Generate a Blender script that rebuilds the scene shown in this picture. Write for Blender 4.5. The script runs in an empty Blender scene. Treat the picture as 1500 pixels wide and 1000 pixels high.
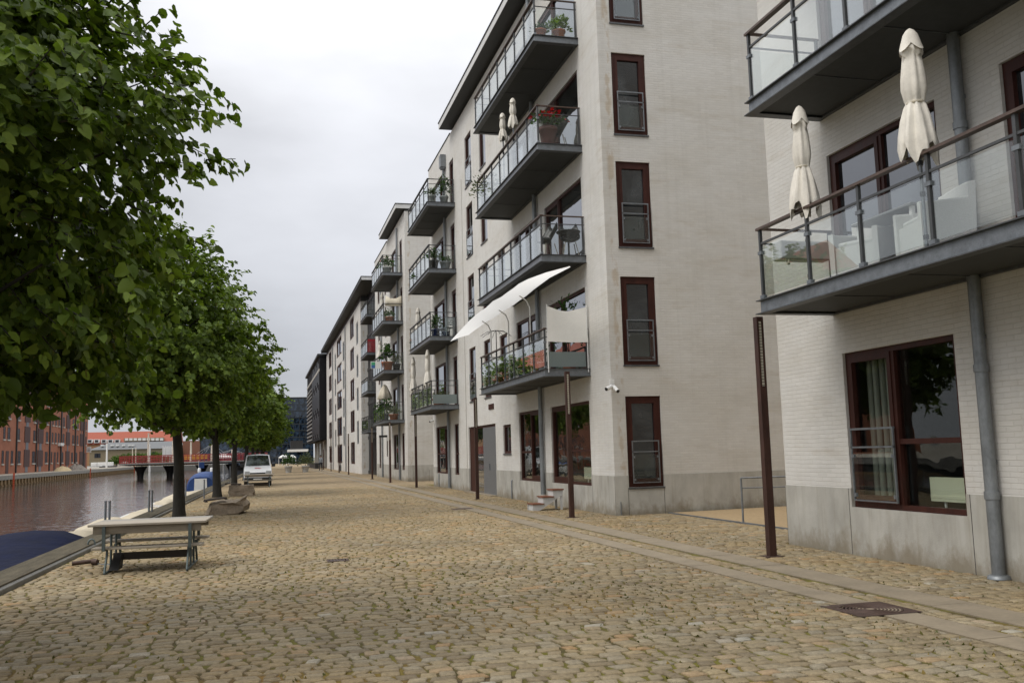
import bpy, math, random
import numpy as np
from mathutils import Matrix, Vector
rnd = random.Random(7)
nrs = np.random.RandomState(11)
S = bpy.context.scene
COL = S.collection
R = math.radians

# ------------------------------------------------------------------ camera
F, YAW, PITCH, ROLL, EYE = 1379.05, .25954, .1156, -.02817, 1.65
_f = np.array([math.sin(YAW)*math.cos(PITCH), math.cos(YAW)*math.cos(PITCH), math.sin(PITCH)])
_r = np.array([math.cos(YAW), -math.sin(YAW), 0.])
_u = np.cross(_r, _f)
_r, _u = math.cos(ROLL)*_r - math.sin(ROLL)*-_u, math.cos(ROLL)*_u - math.sin(ROLL)*_r
def at(px, py, axis, val):
    """Where the sight line through photo pixel (px,py) meets the real plane axis=val."""
    d = _f + _r*(px-750)/F - _u*(py-500)/F
    o = np.array([0, 0, EYE]); t = (val-o[axis])/d[axis]
    return o + t*d
cam = bpy.data.cameras.new('camera'); cam.sensor_width = 36; cam.lens = F/1500*36; cam.clip_end = 6000; cam.clip_start = .1
camo = bpy.data.objects.new('camera', cam); COL.objects.link(camo)
camo.matrix_world = Matrix(((_r[0], _u[0], -_f[0], 0), (_r[1], _u[1], -_f[1], 0), (_r[2], _u[2], -_f[2], EYE), (0, 0, 0, 1)))
S.camera = camo

# ------------------------------------------------------------------ materials
def nodes(m):
    m.use_nodes = True; nt = m.node_tree; nt.nodes.clear(); return nt
def N(nt, t, **kw):
    n = nt.nodes.new(t)
    for k, v in kw.items():
        if k in n.inputs: n.inputs[k].default_value = v
        else: setattr(n, k, v)
    return n
def L(nt, a, b): nt.links.new(a, b)
def ramp(nt, src, stops):
    n = nt.nodes.new('ShaderNodeValToRGB'); e = n.color_ramp.elements
    while len(e) < len(stops): e.new(.5)
    for el, (p, c) in zip(e, stops):
        el.position = p; el.color = (*c, 1) if len(c) == 3 else c
    L(nt, src, n.inputs[0]); return n.outputs[0]
def g1(v): return (v, v, v)
def mixc(nt, fac, a, b, mode='MIX'):
    n = nt.nodes.new('ShaderNodeMix'); n.data_type = 'RGBA'; n.blend_type = mode
    for i, v in ((0, fac), (6, a), (7, b)):
        if isinstance(v, bpy.types.NodeSocket): L(nt, v, n.inputs[i])
        elif i == 0: n.inputs[0].default_value = v
        else: n.inputs[i].default_value = (*v, 1)
    return n.outputs[2]
def mth(nt, op, a, b=None, clamp=False):
    n = nt.nodes.new('ShaderNodeMath'); n.operation = op; n.use_clamp = clamp
    for i, v in ((0, a), (1, b)):
        if v is None: continue
        if isinstance(v, bpy.types.NodeSocket): L(nt, v, n.inputs[i])
        else: n.inputs[i].default_value = v
    return n.outputs[0]
def pos(nt): return nt.nodes.new('ShaderNodeNewGeometry').outputs['Position']
def mapping(nt, v, scale=(1, 1, 1), loc=(0, 0, 0)):
    n = N(nt, 'ShaderNodeMapping'); n.inputs['Scale'].default_value = scale; n.inputs['Location'].default_value = loc
    L(nt, v, n.inputs['Vector']); return n.outputs[0]
def noise(nt, v, scale, detail=4, rough=.55):
    n = N(nt, 'ShaderNodeTexNoise', Scale=scale, Detail=detail, Roughness=rough); L(nt, v, n.inputs['Vector']); return n.outputs['Fac']
def out(nt, col, rough=.6, metal=0., bump=None, bd=.01, spec=.5, bs=1.):
    b = N(nt, 'ShaderNodeBsdfPrincipled', Metallic=metal); b.inputs['Specular IOR Level'].default_value = spec
    for k, v in (('Base Color', col), ('Roughness', rough)):
        if isinstance(v, bpy.types.NodeSocket): L(nt, v, b.inputs[k])
        else: b.inputs[k].default_value = (*v, 1) if k == 'Base Color' else v
    if bump is not None:
        n = N(nt, 'ShaderNodeBump', Strength=bs, Distance=bd); L(nt, bump, n.inputs['Height']); L(nt, n.outputs[0], b.inputs['Normal'])
    o = N(nt, 'ShaderNodeOutputMaterial'); L(nt, b.outputs[0], o.inputs[0]); return b
def mat(name, col, rough=.6, metal=0, var=.2, scale=3., bump=0., bscale=40., spec=.5, stretch=(1, 1, 1), local=False):
    m = bpy.data.materials.new(name); nt = nodes(m)
    p = N(nt, 'ShaderNodeTexCoord').outputs['Object'] if local else pos(nt)
    p = mapping(nt, p, stretch)
    n = noise(nt, p, scale)
    n2 = noise(nt, p, scale*7, 3)
    f = mth(nt, 'ADD', mth(nt, 'MULTIPLY', n, .65), mth(nt, 'MULTIPLY', n2, .35))
    c = ramp(nt, f, [(.3, tuple(x*(1-var) for x in col)), (.7, tuple(min(1, x*(1+var)) for x in col))])
    h = noise(nt, p, bscale, 3) if bump else None
    r = mth(nt, 'ADD', rough-.08, mth(nt, 'MULTIPLY', n, .16))
    out(nt, c, r, metal, h, bump, spec); return m

def brick_mat(name, base, stain, joint, courses=(.24, .066), bump=.004, streak=.5, gloss=.75, smudge=True):
    m = bpy.data.materials.new(name); nt = nodes(m); p = pos(nt)
    s = N(nt, 'ShaderNodeSeparateXYZ'); L(nt, p, s.inputs[0])
    c = N(nt, 'ShaderNodeCombineXYZ'); L(nt, mth(nt, 'ADD', s.outputs[0], s.outputs[1]), c.inputs[0]); L(nt, s.outputs[2], c.inputs[1])
    # uneven courses: the coordinates wander a few millimetres
    wob = noise(nt, p, 3.5, 2)
    c2 = N(nt, 'ShaderNodeCombineXYZ'); L(nt, s.outputs[0], c2.inputs[0])
    v = N(nt, 'ShaderNodeVectorMath', operation='ADD'); L(nt, c.outputs[0], v.inputs[0])
    w = N(nt, 'ShaderNodeCombineXYZ'); L(nt, mth(nt, 'MULTIPLY', wob, .02), w.inputs[0]); L(nt, mth(nt, 'MULTIPLY', wob, .018), w.inputs[1])
    L(nt, w.outputs[0], v.inputs[1])
    b = N(nt, 'ShaderNodeTexBrick', Scale=1., Bias=0.)
    b.inputs['Brick Width'].default_value = courses[0]; b.inputs['Row Height'].default_value = courses[1]
    b.inputs['Mortar Size'].default_value = courses[1]*.1; b.inputs['Mortar Smooth'].default_value = .5
    b.inputs['Color1'].default_value = (*[x*.965 for x in base], 1); b.inputs['Color2'].default_value = (*[min(1, x*1.03) for x in base], 1)
    b.inputs['Mortar'].default_value = (*joint, 1); L(nt, v.outputs[0], b.inputs['Vector'])
    col = b.outputs['Color']
    big = noise(nt, mapping(nt, p, (.5, .5, 1.)), .9, 5, .6)
    col = mixc(nt, ramp(nt, big, [(.42, g1(0)), (.75, g1(1))]), col, stain, 'MULTIPLY')
    st = noise(nt, mapping(nt, p, (6., 6., .22)), 1., 4, .6)
    col = mixc(nt, mth(nt, 'MULTIPLY', ramp(nt, st, [(.5, g1(0)), (.78, g1(1))]), streak), col, tuple(x*.78 for x in stain), 'MULTIPLY')
    if smudge:
        hz = noise(nt, mapping(nt, p, (.8, .8, 4.), (3, 9, 1)), .8, 5, .65)
        col = mixc(nt, mth(nt, 'MULTIPLY', ramp(nt, hz, [(.56, g1(0)), (.74, g1(1))]), .5), col, (.80, .74, .66), 'MULTIPLY')
    if smudge:
        pt_ = noise(nt, mapping(nt, p, (5, 5, 2.2), (2, 5, 8)), 1., 3)
        band = ramp(nt, mth(nt, 'ABSOLUTE', mth(nt, 'SUBTRACT', s.outputs[0], 8.63)), [(.05, g1(1)), (.12, g1(0))])
        col = mixc(nt, mth(nt, 'MULTIPLY', mth(nt, 'MULTIPLY', band, ramp(nt, pt_, [(.50, g1(0)), (.60, g1(1))])), .8), col, (.80, .70, .58), 'MULTIPLY')
    fine = noise(nt, p, 60, 3)
    h = mth(nt, 'ADD', mth(nt, 'MULTIPLY', b.outputs['Fac'], -.8), mth(nt, 'MULTIPLY', fine, .5))
    h = mth(nt, 'ADD', h, mth(nt, 'MULTIPLY', noise(nt, p, 9, 2), .6))
    out(nt, col, gloss, 0, h, bump, .25); return m
M_brick = brick_mat('whitewashed brick', (.63, .615, .582), (.88, .86, .82), (.605, .588, .55), bump=.0038, streak=.2)
M_wash = brick_mat('smooth whitewashed brick', (.66, .65, .622), (.90, .885, .855), (.63, .605, .555), bump=.004, streak=.35)
M_red = brick_mat('red warehouse brick', (.33, .125, .070), (.8, .78, .78), (.33, .16, .10), courses=(.3, .1), bump=.003, streak=.3, smudge=False)

def plinth_mat():
    m = bpy.data.materials.new('cast concrete plinth'); nt = nodes(m); p = pos(nt)
    n = noise(nt, mapping(nt, p, (1, 1, .6)), 2.2, 6, .62)
    col = ramp(nt, n, [(.28, (.33, .318, .285)), (.5, (.42, .408, .37)), (.75, (.50, .488, .445))])
    st = noise(nt, mapping(nt, p, (7, 7, .5)), 1., 4)
    col = mixc(nt, mth(nt, 'MULTIPLY', ramp(nt, st, [(.5, g1(0)), (.75, g1(1))]), .45), col, (.62, .57, .48), 'MULTIPLY')
    s = N(nt, 'ShaderNodeSeparateXYZ'); L(nt, p, s.inputs[0])
    alg = noise(nt, mapping(nt, p, (1.2, 1.2, .8), (4, 0, 2)), 1.6, 6, .7)
    low = mth(nt, 'SUBTRACT', mth(nt, 'MULTIPLY', alg, 1.3), mth(nt, 'MULTIPLY', s.outputs[2], 1.1))
    col = mixc(nt, mth(nt, 'MULTIPLY', ramp(nt, low, [(.30, g1(0)), (.62, g1(1))]), .75), col, (.20, .165, .11))
    out(nt, col, .8, 0, noise(nt, p, 55, 4), .003, .3); return m
M_plinth = plinth_mat()
M_joint = mat('dark joint', (.06, .055, .05), .9, var=.2)
M_wood = mat('red brown window timber', (.046, .0135, .009), .5, var=.35, scale=6, bump=.002, bscale=30, stretch=(1, 1, .3), spec=.25)
M_steel = mat('galvanised steel', (.20, .215, .23), .5, .6, var=.3, scale=9, bump=.001, bscale=60)
M_flange = mat('weathered steel edge', (.105, .11, .115), .55, .6, var=.35, scale=7)
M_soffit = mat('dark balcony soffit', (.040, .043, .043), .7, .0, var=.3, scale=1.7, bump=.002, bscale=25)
M_rail = mat('painted steel railing', (.075, .078, .08), .45, .4, var=.25, scale=6)
M_handrail = mat('oiled handrail', (.085, .055, .042), .5, .1, var=.35, scale=9)
M_rust = mat('rust brown lamp steel', (.052, .022, .015), .6, .2, var=.5, scale=5, bump=.002, bscale=30, stretch=(1, 1, .4))
M_zinc = mat('zinc downpipe', (.23, .245, .255), .5, .6, var=.3, scale=5, stretch=(1, 1, .5))
M_fascia = mat('pale roof fascia', (.62, .62, .61), .55, var=.1)
M_roofdark = mat('black roof felt', (.03, .032, .034), .7, var=.3)
M_eave = mat('dark eaves boarding', (.045, .047, .05), .7, var=.3, stretch=(4, .3, 1))
M_dark = mat('dark recess', (.012, .012, .013), .5, var=.3)
M_white = mat('white paint', (.72, .72, .70), .4, var=.06)
M_cream = mat('cream canvas', (.66, .60, .48), .8, var=.08, scale=5)
M_black = mat('black rubber', (.018, .018, .018), .6, var=.3)
M_grating = mat('grey door mesh', (.20, .21, .22), .5, .5, var=.2, scale=20)

def glass_mat(name, tint, refl=1., rough=.0, frost=0., ripple=.0, fpow=5.):
    m = bpy.data.materials.new(name); nt = nodes(m)
    t = N(nt, 'ShaderNodeBsdfTransparent'); t.inputs[0].default_value = (*tint, 1)
    g = N(nt, 'ShaderNodeBsdfGlossy', Roughness=rough); g.inputs[0].default_value = (.95, .97, .97, 1)
    base = t.outputs[0]
    if frost:
        d = N(nt, 'ShaderNodeBsdfTranslucent'); d.inputs[0].default_value = (*[x*.9 for x in tint], 1)
        d2 = N(nt, 'ShaderNodeBsdfDiffuse'); d2.inputs[0].default_value = (*[x*.6 for x in tint], 1)
        a = N(nt, 'ShaderNodeMixShader'); a.inputs[0].default_value = .5; L(nt, d.outputs[0], a.inputs[1]); L(nt, d2.outputs[0], a.inputs[2])
        x = N(nt, 'ShaderNodeMixShader'); x.inputs[0].default_value = frost; L(nt, base, x.inputs[1]); L(nt, a.outputs[0], x.inputs[2]); base = x.outputs[0]
    lw = N(nt, 'ShaderNodeLayerWeight'); lw.inputs['Blend'].default_value = .5
    fr = mth(nt, 'ADD', .035, mth(nt, 'MULTIPLY', .965, mth(nt, 'POWER', lw.outputs['Facing'], fpow)))
    if ripple:
        b = N(nt, 'ShaderNodeBump', Strength=1., Distance=ripple); L(nt, noise(nt, pos(nt), 1.3, 2), b.inputs['Height']); L(nt, b.outputs[0], g.inputs['Normal'])
    mx = N(nt, 'ShaderNodeMixShader'); L(nt, mth(nt, 'MULTIPLY', fr, refl, True), mx.inputs[0]); L(nt, base, mx.inputs[1]); L(nt, g.outputs[0], mx.inputs[2])
    o = N(nt, 'ShaderNodeOutputMaterial'); L(nt, mx.outputs[0], o.inputs[0]); return m
M_bglass = glass_mat('clear balcony glass', (.962, .982, .974), 1., fpow=3.1)
M_fglass = glass_mat('frosted balcony glass', (.60, .68, .67), .8, .1, .75)
M_clear = glass_mat('clear window glass', (.86, .88, .86), 1.15, 0, 0, .004)
def pane_mat(name, col, ripple=.005, f0=.10):
    m = bpy.data.materials.new(name); nt = nodes(m)
    n = noise(nt, pos(nt), .8, 2)
    c = ramp(nt, noise(nt, mapping(nt, pos(nt), (1.3, 1.3, .9)), 1.1, 3), [(.4, tuple(x*.5 for x in col)), (.66, tuple(x*3.4 for x in col))])
    bp = N(nt, 'ShaderNodeBump', Strength=1., Distance=ripple); L(nt, n, bp.inputs['Height'])
    d = N(nt, 'ShaderNodeBsdfDiffuse'); L(nt, c, d.inputs[0]); g = N(nt, 'ShaderNodeBsdfGlossy', Roughness=.015); g.inputs[0].default_value = (.94, .96, 1, 1); L(nt, bp.outputs[0], g.inputs['Normal'])
    lw = N(nt, 'ShaderNodeLayerWeight'); lw.inputs['Blend'].default_value = .5
    fr = mth(nt, 'ADD', f0, mth(nt, 'MULTIPLY', 1-f0, mth(nt, 'POWER', lw.outputs['Facing'], 2.6)))
    x = N(nt, 'ShaderNodeMixShader'); L(nt, fr, x.inputs[0]); L(nt, d.outputs[0], x.inputs[1]); L(nt, g.outputs[0], x.inputs[2])
    o = N(nt, 'ShaderNodeOutputMaterial'); L(nt, x.outputs[0], o.inputs[0]); return m
M_pane = pane_mat('dark window glass', (.012, .014, .015))
M_wpane = mat('dull warehouse glass', (.035, .038, .046), .4, var=.4, spec=.2)
M_dpane = mat('unlit dark glazing', (.014, .015, .018), .35, var=.5, spec=.15)
M_bpane = pane_mat('blue black curtain glazing', (.012, .020, .032), .005, .06)

def leaf_mat(name, c0, c1, trans=.35, var=.55):
    m = bpy.data.materials.new(name); nt = nodes(m)
    ri = N(nt, 'ShaderNodeNewGeometry').outputs['Random Per Island']
    col = ramp(nt, ri, [(0, tuple(x*(1-var*.6) for x in c0)), (.5, c0), (.85, c1), (1, tuple(x*1.15 for x in c1))])
    d = N(nt, 'ShaderNodeBsdfPrincipled', Roughness=.5); d.inputs['Specular IOR Level'].default_value = .22; L(nt, col, d.inputs['Base Color'])
    t = N(nt, 'ShaderNodeBsdfTranslucent'); L(nt, mixc(nt, 1., col, (1.25, 1.4, .55), 'MULTIPLY'), t.inputs[0])
    x = N(nt, 'ShaderNodeMixShader'); x.inputs[0].default_value = trans; L(nt, d.outputs[0], x.inputs[1]); L(nt, t.outputs[0], x.inputs[2])
    o = N(nt, 'ShaderNodeOutputMaterial'); L(nt, x.outputs[0], o.inputs[0]); return m
M_leaf = leaf_mat('lime leaf', (.092, .144, .022), (.168, .232, .036))
M_bract = leaf_mat('lime flower bract', (.20, .20, .055), (.27, .25, .08), .4)
M_potleaf = leaf_mat('pot plant leaf', (.035, .075, .022), (.06, .12, .03), .3)
M_paleleaf = leaf_mat('pale herb leaf', (.12, .20, .04), (.20, .28, .08), .3)
M_greyleaf = leaf_mat('olive grey leaf', (.10, .12, .075), (.16, .18, .11), .3)
M_flower = leaf_mat('red geranium petal', (.42, .012, .02), (.55, .03, .04), .2)
M_flower2 = leaf_mat('pink petal', (.5, .2, .3), (.6, .35, .4), .2)
M_bark = mat('lime bark', (.030, .027, .021), .9, var=.5, scale=7, bump=.012, bscale=14, stretch=(1, 1, .35))
M_terra = mat('terracotta', (.30, .10, .045), .8, var=.2)
M_zpot = mat('grey zinc pot', (.30, .31, .31), .6, .3, var=.15)
M_bluepot = mat('dark blue glazed pot', (.012, .022, .07), .25, var=.2)
M_wicker = mat('white woven resin', (.62, .62, .60), .6, var=.12, scale=70, bump=.006, bscale=90)
M_blackpl = mat('black plastic', (.012, .013, .014), .4, var=.2)
M_grey = mat('grey plastic', (.22, .23, .235), .5, var=.15)
M_plank = mat('bleached bench plank', (.335, .295, .24), .75, var=.28, scale=5, bump=.002, bscale=40, stretch=(.25, 3, 3))
M_plank_shade = mat('shade darkened bench board', (.20, .17, .13), .8, var=.3, scale=5, stretch=(.25, 3, 3))  # darker brown plank: shade on the upright boards is put into the colour
M_plank2 = mat('greyer bench plank', (.26, .245, .22), .8, var=.25, scale=5, stretch=(.25, 3, 3))
M_bsteel = mat('dull green bench steel', (.10, .125, .125), .5, .5, var=.3, scale=8)
M_stone = mat('split granite boulder', (.30, .24, .175), .9, var=.42, scale=2.6, bump=.05, bscale=5)
M_bcream = mat('faded beige boat cover', (.50, .44, .335), .85, var=.15, scale=3, bump=.02, bscale=4, spec=.15)
M_navy = mat('navy boat cover', (.005, .008, .028), .85, var=.35, scale=2.5, bump=.03, bscale=3, spec=.15)
M_blue = mat('blue boat canopy', (.010, .045, .17), .6, var=.3, scale=2.5, bump=.01, bscale=5)
M_gel = mat('white boat gelcoat', (.70, .70, .67), .25, var=.05)
M_tim = mat('weathered quay timber', (.090, .078, .055), .9, var=.45, scale=4, bump=.008, bscale=14, stretch=(3, .3, 3), spec=.12)
M_iron = mat('rusty cast iron', (.075, .045, .035), .65, .4, var=.4, scale=12, bump=.003, bscale=60)
M_step = mat('red brown tread', (.19, .07, .035), .6, var=.2)
M_grid = mat('dark tree grate iron', (.05, .034, .025), .7, .3, var=.4, scale=10)
M_gran = None

# ------------------------------------------------------------------ mesh builder and object helpers
class MB:
    def __init__(s): s.v, s.f, s.m, s.sm = [], [], [], []
    def face(s, pts, mi=0, sm=False):
        i = len(s.v); s.v.extend([tuple(p) for p in pts]); s.f.append(tuple(range(i, i+len(pts)))); s.m.append(mi); s.sm.append(sm)
    def add(s, vs, fs, mi=0, sm=False):
        i = len(s.v); s.v.extend([tuple(p) for p in vs])
        for f in fs: s.f.append(tuple(i+k for k in f)); s.m.append(mi); s.sm.append(sm)
    def box(s, x0, x1, y0, y1, z0, z1, mi=0, mx=None):
        x0, x1 = min(x0, x1), max(x0, x1); y0, y1 = min(y0, y1), max(y0, y1); z0, z1 = min(z0, z1), max(z0, z1)
        vs = [(x, y, z) for z in (z0, z1) for y in (y0, y1) for x in (x0, x1)]
        if mx is not None: vs = [tuple(mx @ Vector(p)) for p in vs]
        s.add(vs, [(0, 2, 3, 1), (4, 5, 7, 6), (0, 1, 5, 4), (2, 6, 7, 3), (0, 4, 6, 2), (1, 3, 7, 5)], mi)
    def tube(s, path, r, n=8, mi=0, sm=True, cap=True):
        P = [Vector(p) for p in path]; rs = r if isinstance(r, (list, tuple)) else [r]*len(P)
        vs, fs = [], []; up = None
        for i, p in enumerate(P):
            t = (P[min(i+1, len(P)-1)]-P[max(i-1, 0)]).normalized()
            if up is None: up = Vector((0, 0, 1)) if abs(t.z) < .9 else Vector((1, 0, 0))
            a = t.cross(up).normalized(); b = a.cross(t).normalized(); up = b
            for k in range(n):
                th = 2*math.pi*k/n; vs.append(p+(a*math.cos(th)+b*math.sin(th))*rs[i])
        for i in range(len(P)-1):
            for k in range(n): fs.append((i*n+k, i*n+(k+1) % n, (i+1)*n+(k+1) % n, (i+1)*n+k))
        s.add(vs, fs, mi, sm)
        if cap:
            s.face(vs[:n][::-1], mi); s.face(vs[-n:], mi)
    def bar(s, p0, p1, w, h, mi=0):
        a, b = Vector(p0), Vector(p1); t = (b-a).normalized(); up = Vector((0, 0, 1)) if abs(t.z) < .95 else Vector((1, 0, 0))
        x = t.cross(up).normalized()*w/2; y = x.cross(t).normalized()*h/2
        vs = [q+sx*x+sy*y for q in (a, b) for sx, sy in ((-1, -1), (1, -1), (1, 1), (-1, 1))]
        s.add(vs, [(3, 2, 1, 0), (4, 5, 6, 7), (0, 1, 5, 4), (1, 2, 6, 5), (2, 3, 7, 6), (3, 0, 4, 7)], mi)
    def lathe(s, prof, c, n=16, mi=0, sm=True, fold=None):
        vs, fs = [], []
        for j, (r, z) in enumerate(prof):
            for k in range(n):
                th = 2*math.pi*k/n; q = r*(fold(th, j) if fold else 1)
                vs.append((c[0]+q*math.cos(th), c[1]+q*math.sin(th), c[2]+z))
        for j in range(len(prof)-1):
            for k in range(n): fs.append((j*n+k, j*n+(k+1) % n, (j+1)*n+(k+1) % n, (j+1)*n+k))
        s.add(vs, fs, mi, sm)
        if prof[0][0] > 1e-4: s.face(vs[:n][::-1], mi)
        if prof[-1][0] > 1e-4: s.face(vs[-n:], mi)
    def loft(s, rings, mi=0, sm=True, close=True, caps=True):
        n = len(rings[0]); vs = [p for r in rings for p in r]; fs = []
        for j in range(len(rings)-1):
            for k in range(n if close else n-1): fs.append((j*n+k, j*n+(k+1) % n, (j+1)*n+(k+1) % n, (j+1)*n+k))
        s.add(vs, fs, mi, sm)
        if caps: s.face(rings[0][::-1], mi); s.face(rings[-1], mi)
    def build(s, name, mats, parent=None, loc=None, bevel=0, fixn=False):
        mats = mats if isinstance(mats, (list, tuple)) else [mats]
        o = wloc(parent) if parent else Vector(loc or (0, 0, 0))
        me = bpy.data.meshes.new(name); me.from_pydata([(p[0]-o.x, p[1]-o.y, p[2]-o.z) for p in s.v], [], s.f)
        me.polygons.foreach_set('material_index', s.m); me.polygons.foreach_set('use_smooth', s.sm)
        for m in mats: me.materials.append(m)
        if fixn:
            import bmesh
            b = bmesh.new(); b.from_mesh(me); bmesh.ops.remove_doubles(b, verts=b.verts, dist=1e-4); bmesh.ops.recalc_face_normals(b, faces=b.faces); b.to_mesh(me); b.free()
        ob = bpy.data.objects.new(name, me); COL.objects.link(ob)
        if parent: ob.parent = parent
        else: ob.location = o
        if bevel:
            bv = ob.modifiers.new('bevel', 'BEVEL'); bv.width = bevel; bv.segments = 2; bv.limit_method = 'ANGLE'; bv.angle_limit = R(40)
        return ob
def wloc(o):
    v = Vector((0, 0, 0))
    while o: v += o.location; o = o.parent
    return v
def tag(o, label=None, cat=None, group=None, kind=None):
    if label: o['label'] = label
    if cat: o['category'] = cat
    if group: o['group'] = group
    if kind: o['kind'] = kind
    return o
def thing(name, label, cat, loc=(0, 0, 0), group=None):
    o = bpy.data.objects.new(name, None); COL.objects.link(o); o.location = loc; o.empty_display_size = .2
    return tag(o, label, cat, group)
def dup(o, parent=None, loc=None, rz=None, label=None, sc=None):
    c = o.copy(); COL.objects.link(c); c.parent = parent
    if loc is not None: c.location = loc
    if rz is not None: c.rotation_euler.z = rz
    if sc is not None: c.scale = (sc, sc, sc)
    if label: c['label'] = label
    for ch in o.children: dup(ch, c)
    return c
def raw_mesh(name, v, f4=None, f3=None, mats=(), parent=None, loc=(0, 0, 0), mi=None, smooth=False):
    """fast numpy mesh: v (N,3), f4 (M,4), f3 (K,3)"""
    me = bpy.data.meshes.new(name); v = np.asarray(v, np.float32) - np.array(wloc(parent) if parent else loc, np.float32)
    me.vertices.add(len(v)); me.vertices.foreach_set('co', v.ravel())
    idx = []; st = []; tot = []; k = 0
    for f, n in ((f4, 4), (f3, 3)):
        if f is None or not len(f): continue
        idx.append(np.asarray(f, np.int32).ravel()); st.append(k+np.arange(len(f), dtype=np.int32)*n); tot.append(np.full(len(f), n, np.int32)); k += len(f)*n
    idx, st, tot = map(np.concatenate, (idx, st, tot))
    me.loops.add(len(idx)); me.loops.foreach_set('vertex_index', idx)
    me.polygons.add(len(st)); me.polygons.foreach_set('loop_start', st); me.polygons.foreach_set('loop_total', tot)
    if mi is not None: me.polygons.foreach_set('material_index', np.asarray(mi, np.int32))
    if smooth: me.polygons.foreach_set('use_smooth', np.ones(len(st), bool))
    me.update(calc_edges=True); me.validate()
    for m in mats: me.materials.append(m)
    o = bpy.data.objects.new(name, me); COL.objects.link(o)
    if parent: o.parent = parent
    else: o.location = loc
    return o

# ------------------------------------------------------------------ sky and light
W = bpy.data.worlds.new('World'); S.world = W; W.use_nodes = True; nt = W.node_tree; nt.nodes.clear()
SUN_EL, SUN_AZ = R(52), R(255)          # azimuth clockwise from +Y
tc = N(nt, 'ShaderNodeTexCoord').outputs['Generated']
sp = N(nt, 'ShaderNodeSeparateXYZ'); L(nt, tc, sp.inputs[0])
lum = ramp(nt, sp.outputs[2], [(0, (.60, .62, .665)), (.12, (.65, .67, .72)), (.32, (.84, .855, .905)), (.55, (1.25, 1.26, 1.29)), (1, (2.1, 2.1, 2.1))])
cl = noise(nt, mapping(nt, tc, (1, 1, 2.6), (1.7, .4, 0)), 1.9, 6, .5)
clm = ramp(nt, cl, [(.32, g1(.74)), (.5, g1(.98)), (.66, g1(1.16))])
sky = mixc(nt, 1., lum, clm, 'MULTIPLY')
b1 = N(nt, 'ShaderNodeBackground', Strength=1.); L(nt, sky, b1.inputs[0])
ns = N(nt, 'ShaderNodeTexSky', sky_type='NISHITA'); ns.sun_disc = False; ns.sun_elevation = SUN_EL; ns.sun_rotation = SUN_AZ
b2 = N(nt, 'ShaderNodeBackground', Strength=.1); L(nt, ns.outputs[0], b2.inputs[0])
mx = N(nt, 'ShaderNodeMixShader'); mx.inputs[0].default_value = .05; L(nt, b1.outputs[0], mx.inputs[1]); L(nt, b2.outputs[0], mx.inputs[2])
wo = N(nt, 'ShaderNodeOutputWorld'); L(nt, mx.outputs[0], wo.inputs[0])
sun = bpy.data.lights.new('sun', 'SUN'); sun.energy = 1.5; sun.angle = R(28); sun.color = (1, .95, .88)
so = bpy.data.objects.new('sun', sun); COL.objects.link(so)
sd = Vector((math.sin(SUN_AZ)*math.cos(SUN_EL), math.cos(SUN_AZ)*math.cos(SUN_EL), math.sin(SUN_EL)))
so.rotation_euler = (-sd).to_track_quat('-Z', 'Y').to_euler()
S.view_settings.view_transform = 'Standard'; S.view_settings.look = 'None'; S.view_settings.gamma = 1; S.view_settings.exposure = 0.0
S.cycles.max_bounces = 8; S.cycles.transparent_max_bounces = 24; S.cycles.diffuse_bounces = 3; S.cycles.glossy_bounces = 4
S.cycles.use_denoising = True; S.cycles.sample_clamp_indirect = 6

# ------------------------------------------------------------------ ground, water, cobbles
def kerb_in(y): return -3.50+.018*y
def kerb_out(y): return -4.05+.018*y
FX = 8.4                      # building line
def cobble_mat():
    m = bpy.data.materials.new('granite cobbles'); nt = nodes(m); p = pos(nt)
    ri = N(nt, 'ShaderNodeNewGeometry').outputs['Random Per Island']
    col = ramp(nt, ri, [(0, (.225, .17, .100)), (.12, (.285, .217, .124)), (.3, (.33, .251, .140)), (.5, (.30, .236, .143)), (.62, (.35, .265, .143)), (.78, (.31, .256, .17)), (.9, (.375, .298, .182)), (.97, (.37, .235, .112)), (1, (.43, .38, .285))])
    n = noise(nt, p, 28, 5, .65)
    col = mixc(nt, 1., col, ramp(nt, n, [(.25, g1(.62)), (.75, g1(1.22))]), 'MULTIPLY')
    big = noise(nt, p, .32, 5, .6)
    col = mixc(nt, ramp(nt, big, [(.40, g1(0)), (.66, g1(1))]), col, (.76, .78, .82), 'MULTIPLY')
    big2 = noise(nt, mapping(nt, p, (1, 1, 1), (11, 3, 0)), .5, 5, .65)
    col = mixc(nt, mth(nt, 'MULTIPLY', ramp(nt, big2, [(.5, g1(0)), (.72, g1(1))]), .45), col, (1.12, .93, .62), 'MULTIPLY')
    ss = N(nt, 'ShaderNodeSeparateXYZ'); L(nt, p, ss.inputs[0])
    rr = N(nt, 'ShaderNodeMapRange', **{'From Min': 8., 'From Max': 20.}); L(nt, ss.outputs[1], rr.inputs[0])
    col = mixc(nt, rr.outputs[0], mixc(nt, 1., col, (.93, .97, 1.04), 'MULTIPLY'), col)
    n3 = noise(nt, p, 130, 3, .7)
    col = mixc(nt, 1., col, ramp(nt, n3, [(.3, g1(.75)), (.7, g1(1.2))]), 'MULTIPLY')
    out(nt, col, .8, 0, mth(nt, 'ADD', noise(nt, p, 60, 4), mth(nt, 'MULTIPLY', noise(nt, p, 14, 3), .5)), .006, .25); return m
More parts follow.
